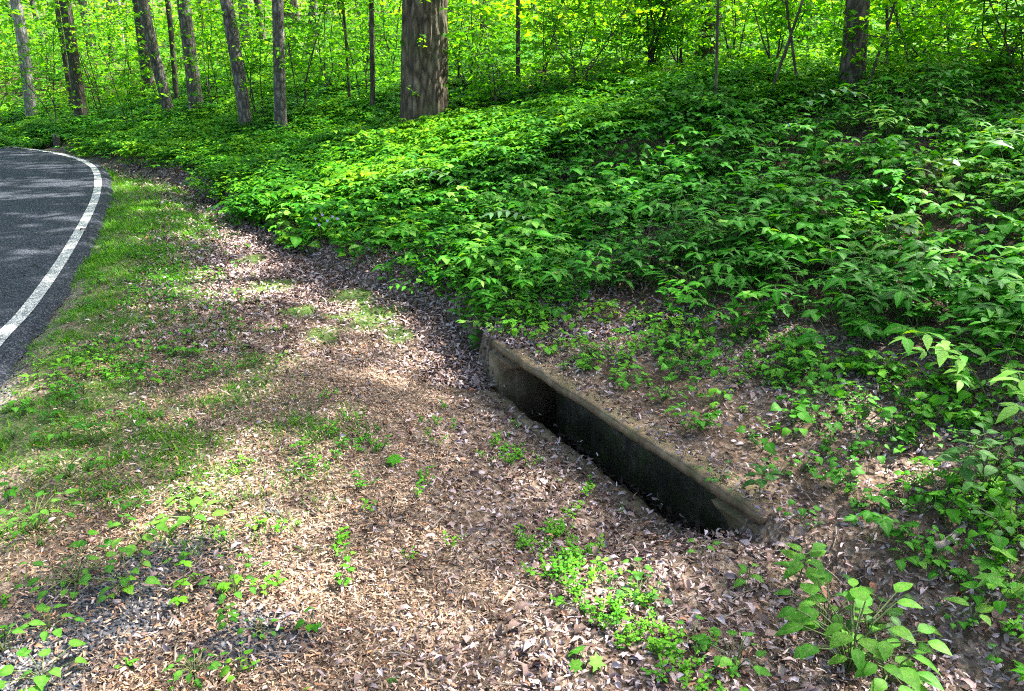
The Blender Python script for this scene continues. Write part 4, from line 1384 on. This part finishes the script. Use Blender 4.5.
def stick(pts, rad, label, name='stick', cat='stick', tone=.5, mat='twig', lift=.006, k=7):
    W3 = np.array([hit(*p) for p in pts]); W3[:, 2] += lift + rad * .6
    b = W3[0].copy(); path = catmull(W3 - b, 5); rr = np.linspace(rad, rad * .55, len(path)) * rng.uniform(.85, 1.1, len(path)); rr[-1] *= .3
    V, F = tube(path, rr, k, .12, 5)
    c = len(V); V = np.vstack([V, path[:1], path[-1:]])
    kk = np.arange(k); F = np.vstack([F, np.stack([np.full(k, c), (kk + 1) % k, kk], 1), np.stack([np.full(k, c + 1), c - k + kk, c - k + (kk + 1) % k], 1)])
    o = mesh_obj(name, V, F, M[mat], rnd=np.full(len(F), tone)); o.location = b
    return tag(o, label, cat)


stick([(513, 236), (522, 232), (531, 227)], .012, 'short pale broken branch lying among leaves above the drain', tone=1.0)
stick([(380, 303), (400, 300), (420, 299), (436, 296)], .010, 'crooked dark stick in the leaf litter beside the mossy patch', tone=.2)
stick([(500, 612), (512, 596), (521, 588), (537, 596)], .006, 'forked grey twig in the sunny litter at the bottom centre', 'twig', 'twig', tone=.8)
stick([(738, 524), (752, 505), (757, 497)], .0035, 'thin pale root hanging over the right end of the drain', 'root', 'root', tone=.75)
stick([(745, 440), (772, 436), (800, 423), (816, 424)], .006, 'dark twig lying on the litter behind the drain', 'twig', 'twig', tone=.05)
stick([(787, 478), (800, 490), (815, 508)], .004, 'thin straight twig right of the drain end', 'twig', 'twig', tone=.5)
stick([(905, 655), (918, 663), (935, 678), (950, 691)], .005, 'long pale twig running to the bottom edge beside the largest plant', 'twig', 'twig', tone=.9)
stick([(303, 507), (312, 515), (320, 522)], .005, 'short grey twig on the wood chips', 'twig', 'twig', tone=.55)
stick([(665, 575), (655, 600), (660, 625), (668, 645)], .004, 'thin curved twig right of the pale sprigs', 'twig', 'twig', tone=.6)
stick([(932, 556), (945, 548), (966, 533)], .016, 'flat pale strip of bark lying in the litter near the right edge', 'bark_strip', 'bark', tone=1.0)


def rock(px, py, sz, label, tone, flat=.4):
    import bmesh
    bm = bmesh.new(); bmesh.ops.create_icosphere(bm, subdivisions=3, radius=1)
    V = np.array([v.co[:] for v in bm.verts]); F = np.array([[q.index for q in f.verts] for f in bm.faces]); bm.free()
    V = V * (1 + .5 * (vnoise(V[:, 0] * 1.6 + px, V[:, 1] * 1.6 + V[:, 2] * 1.3, 3) - .5))[:, None]
    V = np.clip(V, -.72, .8) * np.array([sz, sz * .7, sz * flat])
    return small('stone', label, 'stone', px, py, V, F, M['gravel'], tone, .0, smooth=False)


rock(271, 512, .035, 'flat grey stone half sunk in the sunny wood chips', .75, .25)
rock(951, 573, .022, 'small dark slate stone right of the pale bark strip', .35)
rock(843, 528, .02, 'dark grey stone in the leaf litter right of the drain', .35)
rock(240, 594, .012, 'pale pebble at the edge of the chips', .95)
rock(95, 622, .014, 'whitish round pebble in the gravel patch', 1.0, .6)

# one green leaf lying in the litter
V0, F0, m0 = T_LOBED
o = mesh_obj('fallen_leaf', V0 * .075, F0, M['bright'], rnd=np.full(len(F0), .55), mid=m0)
o.location = hit(388, 466) + np.array([0, 0, .02]); o.rotation_euler = (.1, .1, -1.4)
tag(o, 'single fresh green leaf lying on the brown litter left of the drain', 'leaf')
b = onz(86, 231, .035)
V0, F0, m0 = T_CURL
o = mesh_obj('dry_leaf', V0 * .075, F0, M['litter'], rnd=np.full(len(F0), .3), mid=m0); o.location = b; o.rotation_euler = (0, .2, 1.2)
tag(o, 'curled brown dry leaf lying on the white road line', 'leaf')

# weathered marker stump at the bend
b = POST.copy()
hh = np.linspace(-.1, .24, 10)
V, F = tube(np.column_stack([.01 * np.sin(hh * 6), 0 * hh, hh]), np.full(10, .055) * (1 + .12 * np.sin(hh * 25)), 9, .1, 4)
c = len(V); V = np.vstack([V, [[0, 0, .25]]]); F = np.vstack([F, [(c, c - 9 + i, c - 9 + (i + 1) % 9) for i in range(9)]])
o = mesh_obj('wooden_post', V, F, M['bark_grey'], rnd=np.full(len(F), .3)); o.location = b
tag(o, 'short weathered wooden post at the outer edge of the road bend', 'post')

# violets
fl = [(319, 240), (326, 236), (331, 243), (336, 238), (341, 241), (323, 247)]


def violet(px, py, label, group, h=.26):
    b = hit(px, py + 10)
    root = thing('violet_flower', b, label, 'flower', group)
    V, F = prisms([(0, 0, 0)], [(0, -.03, h)], .002, .0015, 4); mesh_obj('stem', V, F, M['stem'], rnd=np.full(len(F), .4), parent=root)
    a = np.arange(5) * 1.2566
    T = np.stack([np.cos(a), -.6 + 0 * a, np.sin(a)], 1)
    V, F, r, m = leafset(T_RND, np.tile([0, -.03, h], (5, 1)), T, np.tile([0, -1., .3], (5, 1)), np.full(5, .014), rng.uniform(0, 1, 5))
    mesh_obj('petals', V, F, M['petal'], rnd=r, mid=m * 0, parent=root)


for p in fl:
    violet(*p, 'pale violet flower in the cluster at the sunny foot of the bank', 'violet flowers')
violet(783, 150, 'lone violet flower high on the shaded right bank', None)
